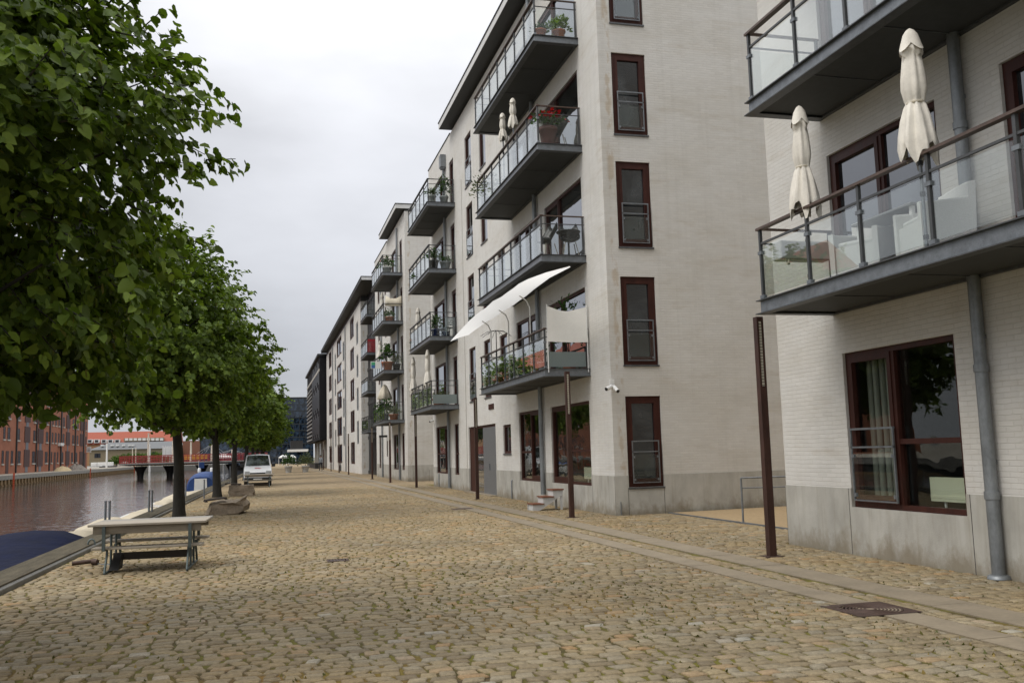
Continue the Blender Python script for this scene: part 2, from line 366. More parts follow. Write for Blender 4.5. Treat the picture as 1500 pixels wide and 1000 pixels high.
def joint_mat():
    m = bpy.data.materials.new('sandy mossy joints'); nt = nodes(m); p = pos(nt)
    a = noise(nt, p, 1.1, 5, .7); b = noise(nt, mapping(nt, p, (1, 1, 1), (7, 3, 0)), .45, 5, .6); c = noise(nt, p, 16, 4)
    col = ramp(nt, c, [(.3, (.045, .034, .018)), (.7, (.11, .08, .04))])
    col = mixc(nt, ramp(nt, a, [(.38, g1(0)), (.56, g1(1))]), col, (.13, .118, .022))
    col = mixc(nt, ramp(nt, b, [(.52, g1(0)), (.68, g1(1))]), col, (.21, .125, .035))
    # far off the joints and stones run together
    s = N(nt, 'ShaderNodeSeparateXYZ'); L(nt, p, s.inputs[0])
    br = N(nt, 'ShaderNodeTexBrick', Scale=1.); br.inputs['Brick Width'].default_value = .21; br.inputs['Row Height'].default_value = .17; br.inputs['Mortar Size'].default_value = .012
    br.inputs['Color1'].default_value = (.262, .200, .124, 1); br.inputs['Color2'].default_value = (.345, .262, .158, 1); br.inputs['Mortar'].default_value = (.17, .135, .085, 1)
    L(nt, p, br.inputs['Vector'])
    far = mixc(nt, .75, br.outputs[0], ramp(nt, noise(nt, mapping(nt, p, (1, .5, 1)), 1.4, 6, .7), [(.3, g1(.72)), (.7, g1(1.15))]), 'MULTIPLY')
    mr = N(nt, 'ShaderNodeMapRange', **{'From Min': 49.5, 'From Max': 51.5}); L(nt, s.outputs[1], mr.inputs[0])
    out(nt, mixc(nt, mr.outputs[0], col, far), .9, 0, c, .01, .2); return m
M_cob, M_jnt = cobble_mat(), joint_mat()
M_gran = mat('worn granite slab', (.235, .193, .135), .8, var=.22, scale=2.5, bump=.003, bscale=60)

mb = MB()
ys = [-25, 0, 25, 50, 75, 100, 150, 200, 260, 330]
for a, b in zip(ys, ys[1:]):
    mb.face([(kerb_in(a), a, -.007), (70, a, -.007), (70, b, -.007), (kerb_in(b), b, -.007)])
tag(mb.build('cobbled_ground', M_jnt), kind='structure')
mb = MB(); mb.face([(-3000, -800, -2.2), (3000, -800, -2.2), (3000, 4000, -2.2), (-3000, 4000, -2.2)])
tag(mb.build('ground', mat('far earth', (.12, .12, .09), .9)), kind='structure')

def stones(x0f, x1f, y0, y1, row, lo, hi, gap=.016, bow=.02, seed=1, ztop=.007):
    r = np.random.RandomState(seed); C, HX, HY = [], [], []
    y = y0
    while y < y1:
        h = row*(.90+.22*r.rand()); a = x0f(y)+.02; b = x1f(y)-.01; x = a-r.rand()*lo
        while x < b:
            w = lo+(hi-lo)*r.rand()
            xa, xb = max(x, a), min(x+w, b)
            if xb-xa > .05: C.append(((xa+xb)/2, y+h/2)); HX.append((xb-xa)/2-gap*(.35+1.0*r.rand()**1.5)); HY.append(h/2-gap*.33*(.5+.9*r.rand()))
            x += w
        y += h
    C = np.array(C); HX = np.array(HX); HY = np.array(HY); n = len(C)
    C[:, 1] += bow*np.sin(C[:, 0]*1.1+C[:, 1]*.35)+.6*bow*np.sin(C[:, 0]*2.7-C[:, 1]*.8)
    # ten-sided outlines: straight-ish edges with knocked-off corners
    sx = np.array([-.89, 0, .89, 1, 1, .89, 0, -.89, -1, -1]); sy = np.array([-1, -1, -1, -.78, .78, 1, 1, 1, .78, -.78])
    jx = 1+.12*(r.rand(n, 10)-.5); jy = 1+.08*(r.rand(n, 10)-.5)
    skew = (r.rand(n, 1)-.5)*.045
    px = HX[:, None]*sx*jx+skew*sy; py = HY[:, None]*sy*jy+(r.rand(n, 1)-.5)*.012*sx
    z0 = -.03; dz = ztop*(.3+r.rand(n, 1)*1.0); tx = (r.rand(n, 1)-.5)*.06; ty = (r.rand(n, 1)-.5)*.07
    ring = lambda k, z: np.stack([C[:, :1]+px*k, C[:, 1:]+py*k, z+px*k*tx+py*k*ty], -1)
    v = np.concatenate([ring(1., np.full((n, 10), z0)), ring(.98, dz-.005+0*px), ring(.90, dz+0*px), np.stack([C[:, :1], C[:, 1:], dz+.003], -1)], 1)
    base = (np.arange(n)*31)[:, None]; k = np.arange(10); k2 = (k+1) % 10
    q = [np.stack([k+o, k2+o, k2+o+10, k+o+10], -1) for o in (0, 10)]
    f4 = (base[:, :, None]+np.concatenate(q)[None]).reshape(-1, 4)
    f3 = (base[:, :, None]+np.stack([k+20, k2+20, np.full(10, 30)], -1)[None]).reshape(-1, 3)
    return v.reshape(-1, 3), f4, f3
parts = [stones(kerb_in, lambda y: 5.68, 5.2, 51, .138, .13, .235, gap=.021, seed=3),
         stones(lambda y: 6.92, lambda y: FX-.02, 5.2, 51, .138, .13, .235, gap=.020, seed=5),
         stones(lambda y: 6.06, lambda y: 6.37, 5.2, 51, .15, .14, .17, gap=.012, bow=0, seed=8, ztop=.006),
         stones(lambda y: FX-.02, lambda y: 9.75, 14.3, 21.9, .165, .15, .26, seed=9)]
v4, f4s, f3s, o = [], [], [], 0
for v, a, b in parts:
    v4.append(v); f4s.append(a+o); f3s.append(b+o); o += len(v)
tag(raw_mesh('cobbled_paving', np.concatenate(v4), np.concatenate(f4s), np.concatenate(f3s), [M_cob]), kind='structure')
# granite bands of the drainage strip
mb = MB()
for xa, xb in ((5.69, 6.05), (6.43, 6.91)):
    y = 3.
    while y < 135:
        l = 1.1+.5*rnd.random(); dz = rnd.random()*.004; mb.box(xa+.003*rnd.random(), xb-.003*rnd.random(), y, y+l-.008, -.04, .004+dz); y += l
for k in range(60): mb.box(6.385, 6.42, 3+k*2.2, 3+k*2.2+2.19, -.03, -.008, 1)
tag(mb.build('granite_road_band', [M_gran, M_joint]), kind='structure')
# straw and moss blades growing in the joints
n = 15000
x = nrs.uniform(-3.1, 8.2, n); y = 5.8+nrs.uniform(0, 1, n)**1.5*30; clump = np.sin(x*2.3+1)*np.sin(y*1.1)+np.sin(x*.7+y*.5)+.8*nrs.randn(n)
k = (clump > .55) & ~((x > 5.6) & (x < 6.95)) & (x > -3.3+.018*y); x, y = x[k], y[k]; n = len(x)
th = nrs.uniform(0, 6.28, n); h = nrs.uniform(.012, .032, n); w = nrs.uniform(.010, .026, n)
dx, dy = np.cos(th), np.sin(th)
v = np.stack([np.stack([x-dx*w, y-dy*w, 0*x-.008], -1), np.stack([x+dx*w, y+dy*w, 0*x-.008], -1), np.stack([x+dy*h*.7, y-dx*h*.7, h], -1)], 1).reshape(-1, 3)
tag(raw_mesh('joint_grass', v, None, np.arange(3*n).reshape(-1, 3), [leaf_mat('joint straw and moss', (.10, .105, .025), (.24, .17, .05), .2)]), kind='stuff')

# quay edge: timber capping with a steel lip, wall below
mb = MB(); y = 0
while y < 300:
    l = min(4.5, 300-y)-.012
    r_ = [[(kerb_out(q), q, -.10), (kerb_in(q)-.055, q, -.10), (kerb_in(q)-.055, q, .10), (kerb_out(q)+.02, q, .105), (kerb_out(q), q, .09)] for q in (y, y+l)]
    mb.loft(r_, 0, False)
    r_ = [[(kerb_in(q)-.052, q, -.06), (kerb_in(q), q, -.06), (kerb_in(q), q, .05), (kerb_in(q)-.006, q, .06), (kerb_in(q)-.052, q, .075)] for q in (y, y+l)]
    mb.loft(r_, 1, False); y += l+.012
tag(mb.build('quay_edge', [M_tim, mat('grey steel lip', (.15, .145, .13), .6, .2, var=.3)]), 'weathered timber capping with a grey lip along the near canal edge', 'quay edge')
mb = MB(); mb.loft([[(kerb_out(q)+.04, q, -2.2), (kerb_out(q)+.5, q, -2.2), (kerb_out(q)+.5, q, -.105), (kerb_out(q)+.04, q, -.105)] for q in (-25, 300)], 0, False)
tag(mb.build('quay_wall', mat('dark quay piling', (.07, .06, .05), .9)), 'dark piled wall below the near quay edge', 'quay wall')
def water_mat():
    m = bpy.data.materials.new('canal water'); nt = nodes(m); p = pos(nt)
    a = noise(nt, mapping(nt, p, (1., .55, 1)), 1.3, 4, .55); b = noise(nt, mapping(nt, p, (1, .6, 1)), .3, 3)
    h = mth(nt, 'ADD', mth(nt, 'MULTIPLY', a, .8), mth(nt, 'MULTIPLY', b, .5))
    out(nt, (.030, .024, .020), .03, 0, h, .085, .5); return m
mb = MB(); mb.face([(-34.6, -60, -1.2), (kerb_out(-60)+.1, -60, -1.2), (kerb_out(300)+.1, 300, -1.2), (-34.6, 300, -1.2)])
tag(mb.build('canal_water', water_mat()), kind='structure')

# ------------------------------------------------------------------ buildings
def wall(mb, plane, c, a0, a1, z0, z1, holes=(), depth=.16, mi=0):
    pt = (lambda a, z, d=0: (c+d, a, z)) if plane == 'x' else (lambda a, z, d=0: (a, c+d, z))
    A = sorted({a0, a1, *[q for h in holes for q in h[:2] if a0 < q < a1]}); Z = sorted({z0, z1, *[q for h in holes for q in h[2:] if z0 < q < z1]})
    inh = lambda a, z: any(h[0] < a < h[1] and h[2] < z < h[3] for h in holes)
    for i in range(len(A)-1):
        for j in range(len(Z)-1):
            if not inh((A[i]+A[i+1])/2, (Z[j]+Z[j+1])/2):
                q = [pt(A[i], Z[j]), pt(A[i+1], Z[j]), pt(A[i+1], Z[j+1]), pt(A[i], Z[j+1])]
                mb.face(q[::-1] if plane == 'x' else q, mi)
    for h in holes:
        b0, b1, y0, y1 = max(h[0], a0), min(h[1], a1), max(h[2], z0), min(h[3], z1)
        if b1 <= b0 or y1 <= y0: continue
        mb.face([pt(b0, y0), pt(b0, y1), pt(b0, y1, depth), pt(b0, y0, depth)], mi); mb.face([pt(b1, y0), pt(b1, y0, depth), pt(b1, y1, depth), pt(b1, y1)], mi)
        if h[3] <= z1: mb.face([pt(b0, y1), pt(b1, y1), pt(b1, y1, depth), pt(b0, y1, depth)], mi)
        if h[2] >= z0: mb.face([pt(b0, y0), pt(b0, y0, depth), pt(b1, y0, depth), pt(b1, y0)], mi)
def window(bld, plane, c, a0, a1, z0, z1, cols=((0, 1, ''),), guard=(), glass=None, sill=True, fw=.075, name='window', pm=None, ground=False, frame=None):
    """timber frame set in the reveal; cols = (from, to, kinds): l leaf, t transom"""
    if plane == 'x': bx = lambda m, a, b, y, z, d0, d1, mi=0: m.box(c+d0, c+d1, a, b, y, z, mi)
    else: bx = lambda m, a, b, y, z, d0, d1, mi=0: m.box(a, b, c+d0, c+d1, y, z, mi)
    f = MB(); g = MB(); e = .003
    bx(f, a0+e, a0+fw, z0+e, z1-e, .045, .15); bx(f, a1-fw, a1-e, z0+e, z1-e, .045, .15)
    bx(f, a0+fw, a1-fw, z0+e, z0+fw, .045, .15); bx(f, a0+fw, a1-fw, z1-fw, z1-e, .045, .15)
    ia, ib = a0+fw, a1-fw; iz, jz = z0+fw, z1-fw; wd = ib-ia
    for k, (p, q, kind) in enumerate(cols):
        l, r = ia+wd*p, ia+wd*q
        if p > 0: bx(f, l-.035, l+.035, iz, jz, .05, .148); l += .035
        if q < 1: r -= .035
        if 'l' in kind:
            for u in ((l, l+.075, iz, jz), (r-.075, r, iz, jz), (l+.075, r-.075, iz, iz+.11), (l+.075, r-.075, jz-.08, jz)): bx(f, *u, .035, .12)
        if 't' in kind: zt = z0+(.94 if z1-z0 > 1.8 else .5); bx(f, l, r, zt-.035, zt+.035, .055, .145)
    bx(g, ia-.01, ib+.01, iz-.01, jz+.01, .098, .106)
    fo = f.build(name, frame or M_wood, bld); g.build('pane', glass or M_pane, fo)
    if sill:
        s_ = MB(); bx(s_, a0-.01, a1+.01, z0-.045, z0-.002, -.035, .12); s_.build('sill', M_flange, fo)
    for ga, gb in guard:
        r_ = MB(); d0, d1 = -.03, -.006; y0 = z0+.10
        bx(r_, ga, gb, y0+1.02, y0+1.05, d0, d1+.01); bx(r_, ga, gb, y0+.76, y0+.785, d0, d1); bx(r_, ga, gb, y0, y0+.02, d0, d1)
        bx(r_, ga, ga+.025, y0+.02, y0+1.02, d0, d1); bx(r_, gb-.025, gb, y0+.02, y0+1.02, d0, d1)
        for q in (ga+.03, gb-.07):
            for zz in (y0+.06, y0+.62): bx(r_, q, q+.04, zz, zz+.05, d0-.004, d1+.004)
        r_.build('guard_rail', M_steel, fo)
        p_ = MB(); bx(p_, ga+.028, gb-.028, y0+.03, y0+.70, d0+.008, d1-.008); p_.build('guard_glass', M_bglass, fo)
    return fo
def balcony(bld, y0, y1, zb, xf=7.15, xw=FX, posts=None, ends=(1, 1), detail=2, frost_end=False, hand=None, rust=0):
    h = .21; s = MB()
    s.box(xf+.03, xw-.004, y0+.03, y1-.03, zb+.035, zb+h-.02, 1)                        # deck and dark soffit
    for a in ((xf, xf+.028, y0, y1), (xf+.03, xw-.003, y0, y0+.028), (xf+.03, xw-.003, y1-.028, y1)):
        s.box(*a, zb+.014, zb+h-.014, 0)
    s.box(xf-.06, xf+.10, y0-.06, y1+.06, zb, zb+.014, 2); s.box(xf-.05, xf+.10, y0-.05, y1+.05, zb+h-.014, zb+h, 2)
    for q in ((y0-.058, y0+.10), (y1-.10, y1+.058)):
        s.box(xf+.102, xw-.003, *q, zb+.001, zb+.014, 2); s.box(xf+.102, xw-.003, *q, zb+h-.014, zb+h-.001, 2)
    s.box(xw-.07, xw-.003, y0+.1, y1-.1, zb+.004, zb+.034, 2)
    for k in range(1, int((y1-y0)/1.9)+1):
        q = y0+(y1-y0)*k/(int((y1-y0)/1.9)+1); s.box(xf+.104, xw-.08, q-.006, q+.006, zb+.024, zb+.036, 2)
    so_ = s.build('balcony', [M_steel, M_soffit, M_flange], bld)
    zt = zb+h; r_ = MB(); panels = []
    if posts is None:
        n = max(2, round((y1-y0-.1)/1.12)); posts = [y0+.05+(y1-y0-.1)*k/n for k in range(n+1)]
    xp = xf+.03; pw = .022
    for q in posts: r_.box(xp-pw, xp+pw, q-pw, q+pw, zt, zt+1.05, 0)
    r_.box(xp-.045, xp+.045, y0-.01, y1+.01, zt+1.05, zt+1.085, 1); r_.box(xp-.015, xp+.015, y0+.02, y1-.02, zt+.83, zt+.86, 0)
    for a, b in zip(posts, posts[1:]): panels.append((xp-.006, xp+.006, a+.05, b-.05))
    for e_, q in zip(ends, (y0+.05, y1-.05)):
        if not e_: continue
        r_.box(xp+.040, xw-.01, q-.025, q+.025, zt+1.052, zt+1.083, 1); r_.box(xp+pw, xw-.01, q-.012, q+.012, zt+.835, zt+.858, 0)
        r_.box(xw-.07, xw-.03, q-pw, q+pw, zt, zt+1.052, 0)
        panels.append((xp+.05, xw-.09, q-.006, q+.006))
    if detail > 1:
        for q in posts:
            for zz in (zt+.02, zt+.68): r_.box(xp-.03, xp+.03, q-.05, q+.05, zz, zz+.05, 2)
    ro = r_.build('railing', [M_rail, hand or M_handrail, M_steel], so_)
    for i, p in enumerate(panels):
        fr = frost_end and i == len(posts)-1
        g = MB(); g.box(*p, zt+.05, zt+(.45 if fr else .80)); g.build('glass_panel', M_fglass if fr else M_bglass, so_)
    return so_
def pipe(bld, y, z0, z1, x=FX-.10, r=.062, hopper=None, joints=True):
    m = MB(); m.tube([(x, y, z0), (x, y, z1)], r, 14)
    if joints:
        for zz in np.arange(z0+.9, z1, 1.5): m.tube([(x, y, zz), (x, y, zz+.09)], r+.012, 14)
        for zz in np.arange(z0+1.1, z1, 1.5): m.box(x, FX-.002, y-.02, y+.02, zz+.2, zz+.25)
    p = m.build('downpipe', M_zinc, bld)
    if hopper: h = MB(); h.box(x-.17, x+.10, y-.2, y+.2, hopper, hopper+.62); h.box(x-.13, x+.08, y-.15, y+.15, hopper-.08, hopper); h.build('hopper_head', M_zinc, p, bevel=.015)
    return p
def plinth_mesh(bld, segs, holes, c, ret=None):
    m = MB()
    for a, b in segs: wall(m, 'x', c-.012, a, b, -.05, .965, [h for h in holes if h[1] > a and h[0] < b], .17); 
    a, b = segs[0][0], segs[-1][1]
    hs = sorted([h for h in holes if h[2] < .96]); q = a
    for h in hs+[(b, b, 0, 0)]:
        if h[0] > q: m.face([(c-.012, q, .965), (c-.012, min(h[0], b), .965), (c+.01, min(h[0], b), .965), (c+.01, q, .965)])
        q = max(q, h[1])
    for (a0, b0) in segs[1:]: m.box(c-.0145, c-.011, a0-.005, a0+.005, -.04, .963, 1)
    if ret:
        y, x0, x1, hh = ret; wall(m, 'y', y-.012, x0-.012, x1, -.05, .965, hh, .17); m.face([(x0-.012, y-.012, .965), (x1, y-.012, .965), (x1, y+.01, .965), (x0, y+.01, .965)])
        for xx in (9.70, 8.74): m.box(xx-.005, xx+.005, y-.0145, y-.011, -.04, .66, 1)
    return m.build('plinth', [M_plinth, M_joint], bld)

H3 = 3.06
# ---- the near block on the right
B1 = thing('apartment_building', 'whitewashed brick apartment block nearest the camera, at the right edge', 'building', (FX, 14.15, 0))
y1e = 14.15; holes = [(9.97, 12.34, .69, 2.96)]+[(9.97, 12.40, 3.79+H3*k, 6.03+H3*k) for k in range(4)]+[(6.5, 8.85, 3.79+H3*k, 6.03+H3*k) for k in range(4)]
m = MB(); wall(m, 'x', FX, -14, y1e, .965, 16.6, holes, .16)
m.face([(FX, y1e, .965), (20, y1e, .965), (20, y1e, 16.6), (FX, y1e, 16.6)]); m.face([(FX, -14, 0), (FX, -14, 16.6), (20, -14, 16.6), (20, -14, 0)])
m.face([(20, -14, 0), (20, -14, 16.6), (20, y1e, 16.6), (20, y1e, 0)]); m.build('wall', M_brick, B1)
m = MB(); m.box(7.8, 20.2, -14.2, y1e+.2, 16.6, 16.85); m.build('roof', M_fascia, B1)
plinth_mesh(B1, [(-14, 9.9), (9.9, 12.4), (12.4, y1e)], holes, FX)
m = MB(); m.face([(FX-.012, y1e+.012, -.05), (20, y1e+.012, -.05), (20, y1e+.012, .965), (FX-.012, y1e+.012, .965)]); m.build('plinth', M_plinth, B1)
window(B1, 'x', FX, 9.97, 12.34, .69, 2.96, ((0, .55, 't'), (.55, 1, 'l')), guard=((11.26, 12.25),), glass=M_clear, sill=False)
for k in range(4):
    window(B1, 'x', FX, 9.97, 12.40, 3.79+H3*k, 6.03+H3*k, ((0, .5, ''), (.5, 1, 'l')), sill=False)
    window(B1, 'x', FX, 6.5, 8.85, 3.79+H3*k, 6.03+H3*k, ((0, .5, ''), (.5, 1, 'l')), sill=False)
B1P = [12.40, 11.15, 9.98, 8.70, 7.42, 6.15, 4.9][::-1]
for k in range(3): balcony(B1, 4.85, 12.45, 3.56+H3*k, 7.15, posts=B1P)
pipe(B1, 9.43, 0.03, 16.5, r=.075); 
m = MB(); m.lathe([(.13, 0.012), (.12, .05), (.09, .06)], (FX-.10, 9.43, 0), 16); m.build('pipe_collar', M_zinc, B1)
# the room behind the near ground floor window
m = MB(); X0, X1, Y0, Y1, Z0, Z1 = 8.58, 13.2, 7.6, 13.6, .12, 2.99
m.face([(X1, Y0, Z0), (X1, Y1, Z0), (X1, Y1, Z1), (X1, Y0, Z1)]); m.face([(X0, Y1, Z0), (X0, Y1, Z1), (X1, Y1, Z1), (X1, Y1, Z0)]); m.face([(X0, Y0, Z0), (X1, Y0, Z0), (X1, Y0, Z1), (X0, Y0, Z1)])
m.face([(X0, Y0, Z0), (X0, Y1, Z0), (X1, Y1, Z0), (X1, Y0, Z0)], 1); m.face([(X0, Y0, Z1), (X1, Y0, Z1), (X1, Y1, Z1), (X0, Y1, Z1)])
m.build('room', [mat('dim room wall', (.16, .155, .145), .8), mat('room floor', (.10, .07, .045), .5)], B1)
m = MB()
for k in range(7): m.tube([(8.72+.05*math.sin(k*2.1), 12.16-.1*k, .75), (8.72+.05*math.sin(k*2.1), 12.16-.1*k, 2.85)], .045, 8)
m.build('curtain', mat('grey curtain', (.30, .31, .28), .9, stretch=(8, 8, .3)), B1)
rad = thing('radiator', 'pale panel radiator standing inside the large ground floor window of the nearest block', 'radiator', (8.78, 10.55, .2))
m = MB(); m.box(8.74, 8.82, 9.98, 11.05, .82, 1.14); m.box(8.735, 8.74, 9.98, 11.05, .86, .90); m.build('panel', mat('radiator enamel', (.78, .80, .62), .4, var=.03), rad, bevel=.01)
m = MB(); m.box(8.77, 8.79, 10.2, 10.23, .13, .82); m.box(8.77, 8.79, 10.8, 10.83, .13, .82); m.build('foot', M_white, rad)

# ---- the second block
YC, YE = 22.1, 47.9
B2 = thing('apartment_building', 'long whitewashed brick block with pointed white sun sail, second along the quay', 'building', (FX, YC, 0))
bays = [(23.8, 27.32, .67, 2.93), (28.55, 31.0, .66, 2.93), (32.13, 33.23, 1.56, 2.59), (34.4, 39.22, 0.0, 2.69), (41.3, 42.3, .66, 2.93), (43.7, 46.95, .66, 2.93)]
up = []
for k in range(4):
    z = H3*k
    up += [(23.8, 27.32, 3.79+z, 6.0+z, 'big'), (28.55, 31.0, 3.79+z, 6.0+z, 'mid'), (37.5, 38.75, 3.74+z, 5.97+z, 'slim'), (34.9, 36.0, 3.74+z, 5.97+z, 'slim2'),
           (41.3, 42.3, 3.74+z, 5.97+z, 'slim3'), (43.7, 46.95, 3.79+z, 5.97+z, 'mid2')]
up.append((32.3, 33.4, 3.9, 5.85, 'slim2')); up.append((32.3, 33.4, 3.9+H3, 5.85+H3, 'slim2'))
side = [(8.76, 9.71, .67, 2.93), (8.76, 9.71, 3.72, 5.98), (8.76, 9.71, 6.75, 9.0), (8.76, 9.71, 9.73, 11.93), (8.76, 9.71, 12.75, 14.98)]
hl = bays+[u[:4] for u in up]
m = MB(); wall(m, 'x', FX, YC, YE, .965, 16.45, hl, .16)
m.face([(FX, YE, 0), (20, YE, 0), (20, YE, 16.45), (FX, YE, 16.45)]); m.face([(20, YC, 0), (20, YC, 16.45), (20, YE, 16.45), (20, YE, 0)]); m.face([(FX, YC, 16.45), (20, YC, 16.45), (20, YE, 16.45), (FX, YE, 16.45)])
m.build('wall', M_wash, B2)
m = MB(); wall(m, 'y', YC, FX, 20, .965, 16.45, side, .16); m.build('side_wall', M_brick, B2)
pl = plinth_mesh(B2, [(YC, 23.74), (23.74, 27.38), (27.38, 31.06), (31.06, 39.7), (39.7, 43.6), (43.6, YE)], bays, FX, (YC, FX, 20, side[:1]))
def eaves(bld, ya, yb, z, xo=7.85, xi=20, dark=False):
    m = MB(); fm = 2 if dark else 0; m.box(xo+.012, xi, ya+.012, yb-.012, z, z+.02, 1)
    m.box(xo, xo+.012, ya, yb, z-.005, z+.26, fm); m.box(xo+.012, xi, ya, ya+.012, z-.005, z+.26, 0); m.box(xo+.012, xi, yb-.012, yb, z-.005, z+.26, 0)
    m.box(xo-.03, xi, ya-.03, yb+.03, z+.26, z+.31, 2); m.build('roof', [M_fascia, M_eave, M_roofdark], bld)
eaves(B2, YC-.4, 41.8, 16.6)
m = MB(); m.box(FX+.05, 20, YC+.05, 41.6, 16.452, 16.6); m.build('roof_base', M_eave, B2)
m = MB(); m.box(FX-.03, FX+.3, 41.9, YE+.02, 16.452, 16.50); m.build('parapet_cap', M_roofdark, B2)
window(B2, 'x', FX, *bays[0], ((0, .58, 't'), (.58, 1, 'l')), glass=M_clear, sill=False)
window(B2, 'x', FX, *bays[1], ((0, .47, 'l'), (.47, 1, 't')), glass=M_clear, sill=False)
window(B2, 'x', FX, *bays[2], sill=True, fw=.09)
window(B2, 'x', FX, *bays[4], ((0, 1, 't'),), sill=False); window(B2, 'x', FX, *bays[5], ((0, .35, 'l'), (.35, 1, 't')), sill=False)
for u in up:
    k = u[4]
    cols = {'big': ((0, .62, ''), (.62, 1, 'l')), 'mid': ((0, .45, 'l'), (.45, 1, '')), 'slim': ((0, 1, 't'),), 'slim2': ((0, 1, ''),), 'slim3': ((0, 1, 'l'),), 'mid2': ((0, .35, 'l'), (.35, 1, ''))}[k]
    window(B2, 'x', FX, *u[:4], cols, sill=k in ('slim', 'slim2'), guard=((u[0]+.1, u[1]-.1),) if k == 'slim' else ())
for s_ in side: window(B2, 'y', YC, *s_, ((0, 1, 'l'),), guard=((s_[0]+.12, s_[1]-.10),), fw=.10)
# rooms behind the two ground floor windows
m = MB(); X0, X1, Y0, Y1, Z0, Z1 = 8.58, 13.2, 22.6, 32., .2, 3.
m.face([(X1, Y0, Z0), (X1, Y1, Z0), (X1, Y1, Z1), (X1, Y0, Z1)]); m.face([(X0, Y1, Z0), (X0, Y1, Z1), (X1, Y1, Z1), (X1, Y1, Z0)]); m.face([(X0, Y0, Z0), (X1, Y0, Z0), (X1, Y0, Z1), (X0, Y0, Z1)])
m.face([(X0, Y0, Z0), (X0, Y1, Z0), (X1, Y1, Z0), (X1, Y0, Z0)], 1); m.face([(X0, Y0, Z1), (X1, Y0, Z1), (X1, Y1, Z1), (X0, Y1, Z1)])
m.build('room', [bpy.data.materials['dim room wall'], bpy.data.materials['room floor']], B2)
rad2 = dup(rad, None, (8.78, 24.9, .2), label='pale panel radiator behind the big pane right of the white steps')
# door set
m = MB(); m.box(FX+.05, FX+.15, 34.41, 34.5, .01, 2.68); m.box(FX+.05, FX+.15, 39.1, 39.21, .01, 2.68); m.box(FX+.05, FX+.15, 34.5, 39.1, 2.6, 2.68); m.box(FX+.06, FX+.15, 36.6, 36.7, .01, 2.6); m.box(FX+.06, FX+.15, 37.9, 39.1, .01, 2.6)
d = m.build('door', M_wood, B2)
m = MB(); m.box(FX+.08, FX+.10, 36.7, 37.9, .03, 2.59); m.build('pane', M_pane, d)
m = MB(); m.box(FX+.02, FX+.08, 34.5, 36.6, .03, 2.59); m.build('grey_leaf', M_grating, d)
m = MB(); m.box(FX-.01, FX+.02, 35.5, 35.56, .95, 1.2); m.build('handle', M_steel, d)
m = MB(); m.box(FX-.25, FX+.05, 34.3, 39.3, -.02, .03); m.build('doorstep', M_gran, d)
for k in range(4): balcony(B2, 23.62, 31.2, 3.56+H3*k, frost_end=(k == 0))
for k in range(4): balcony(B2, 41.1, 47.05, 3.56+H3*k, detail=1, hand=M_rail, frost_end=(k == 0))
pipe(B2, 28.05, .3, 16.3, r=.07, joints=False); pipe(B2, 43.2, .05, 15.2, hopper=15.2, r=.065, joints=False)
m = MB(); m.box(FX-.012, FX-.002, 39.56, 39.62, .97, 13.6); m.build('wall_joint', M_plinth, B2)
m = MB(); m.box(FX-.03, FX-.002, 34.55, 35.35, 3.25, 3.45); m.build('vent_grille', M_wood, B2)
for yy in (32.05, 46.2):
    m = MB(); m.tube([(FX-.05, yy, -.02), (FX-.05, yy, .62), (FX-.0, yy, .66)], .022, 8); m.build('vent_stub', M_zinc, B2)
m = MB(); m.tube([(8.52, YC-.035, 0), (8.52, YC-.035, .33)], .013, 6); m.build('vent_stub', M_zinc, B2)

# ---- third block
YA, YB = 56.8, 73.
B3 = thing('apartment_building', 'narrower whitewashed block with four balconies, third along the quay', 'building', (FX, YA, 0))
def px_y(x, y=660): return at(x, y, 0, FX)[1]
hl = []; spec = []
for k in range(5):
    z0, z1 = (.66, 2.93) if k == 0 else (3.79+H3*(k-1), 5.97+H3*(k-1))
    for a, b, kd in ((58.1, 59.2, 's'), (60.2, 63.2, 'm'), (66.2, 67.1, 's'), (70.2, 71.3, 's')):
        if k == 0 and a == 66.2: hl.append((66.2, 66.9, 1.5, 2.6)); spec.append((*hl[-1], kd)); continue
        hl.append((a, b, z0, z1)); spec.append((a, b, z0, z1, kd))
m = MB(); wall(m, 'x', FX, YA, YB, .965, 16.6, hl, .16)
m.face([(FX, YB, 0), (20, YB, 0), (20, YB, 16.6), (FX, YB, 16.6)]); m.face([(20, YA, 0), (20, YA, 16.6), (20, YB, 16.6), (20, YB, 0)]); m.face([(FX, YA, 16.6), (20, YA, 16.6), (20, YB, 16.6), (FX, YB, 16.6)])
m.build('wall', M_wash, B3)
m = MB(); wall(m, 'y', YA, FX, 20, .965, 16.6); m.build('side_wall', M_brick, B3)
plinth_mesh(B3, [(YA, 60), (60, 66), (66, YB)], hl, FX, (YA, FX, 20, []))
for (a, b, z0, z1, kd) in spec: window(B3, 'x', FX, a, b, z0, z1, ((0, .4, 'l'), (.4, 1, '')) if kd == 'm' else ((0, 1, 'l'),), sill=False)
eaves(B3, YA-.1, 65.4, 16.75)
m = MB(); m.box(FX-.03, FX+.3, 65.5, YB+.02, 16.602, 16.66); m.build('parapet_cap', M_roofdark, B3)
m = MB(); m.box(FX+.05, 20, YA+.05, 65.2, 16.602, 16.75); m.build('roof_base', M_eave, B3)
for k in range(4): balcony(B3, 57.9, 64.0, 3.56+H3*k, detail=1, hand=M_rail)
pipe(B3, 59.7, .05, 16.2, r=.065, joints=False); pipe(B3, 68.6, .05, 15., hopper=15.0, r=.065, joints=False)

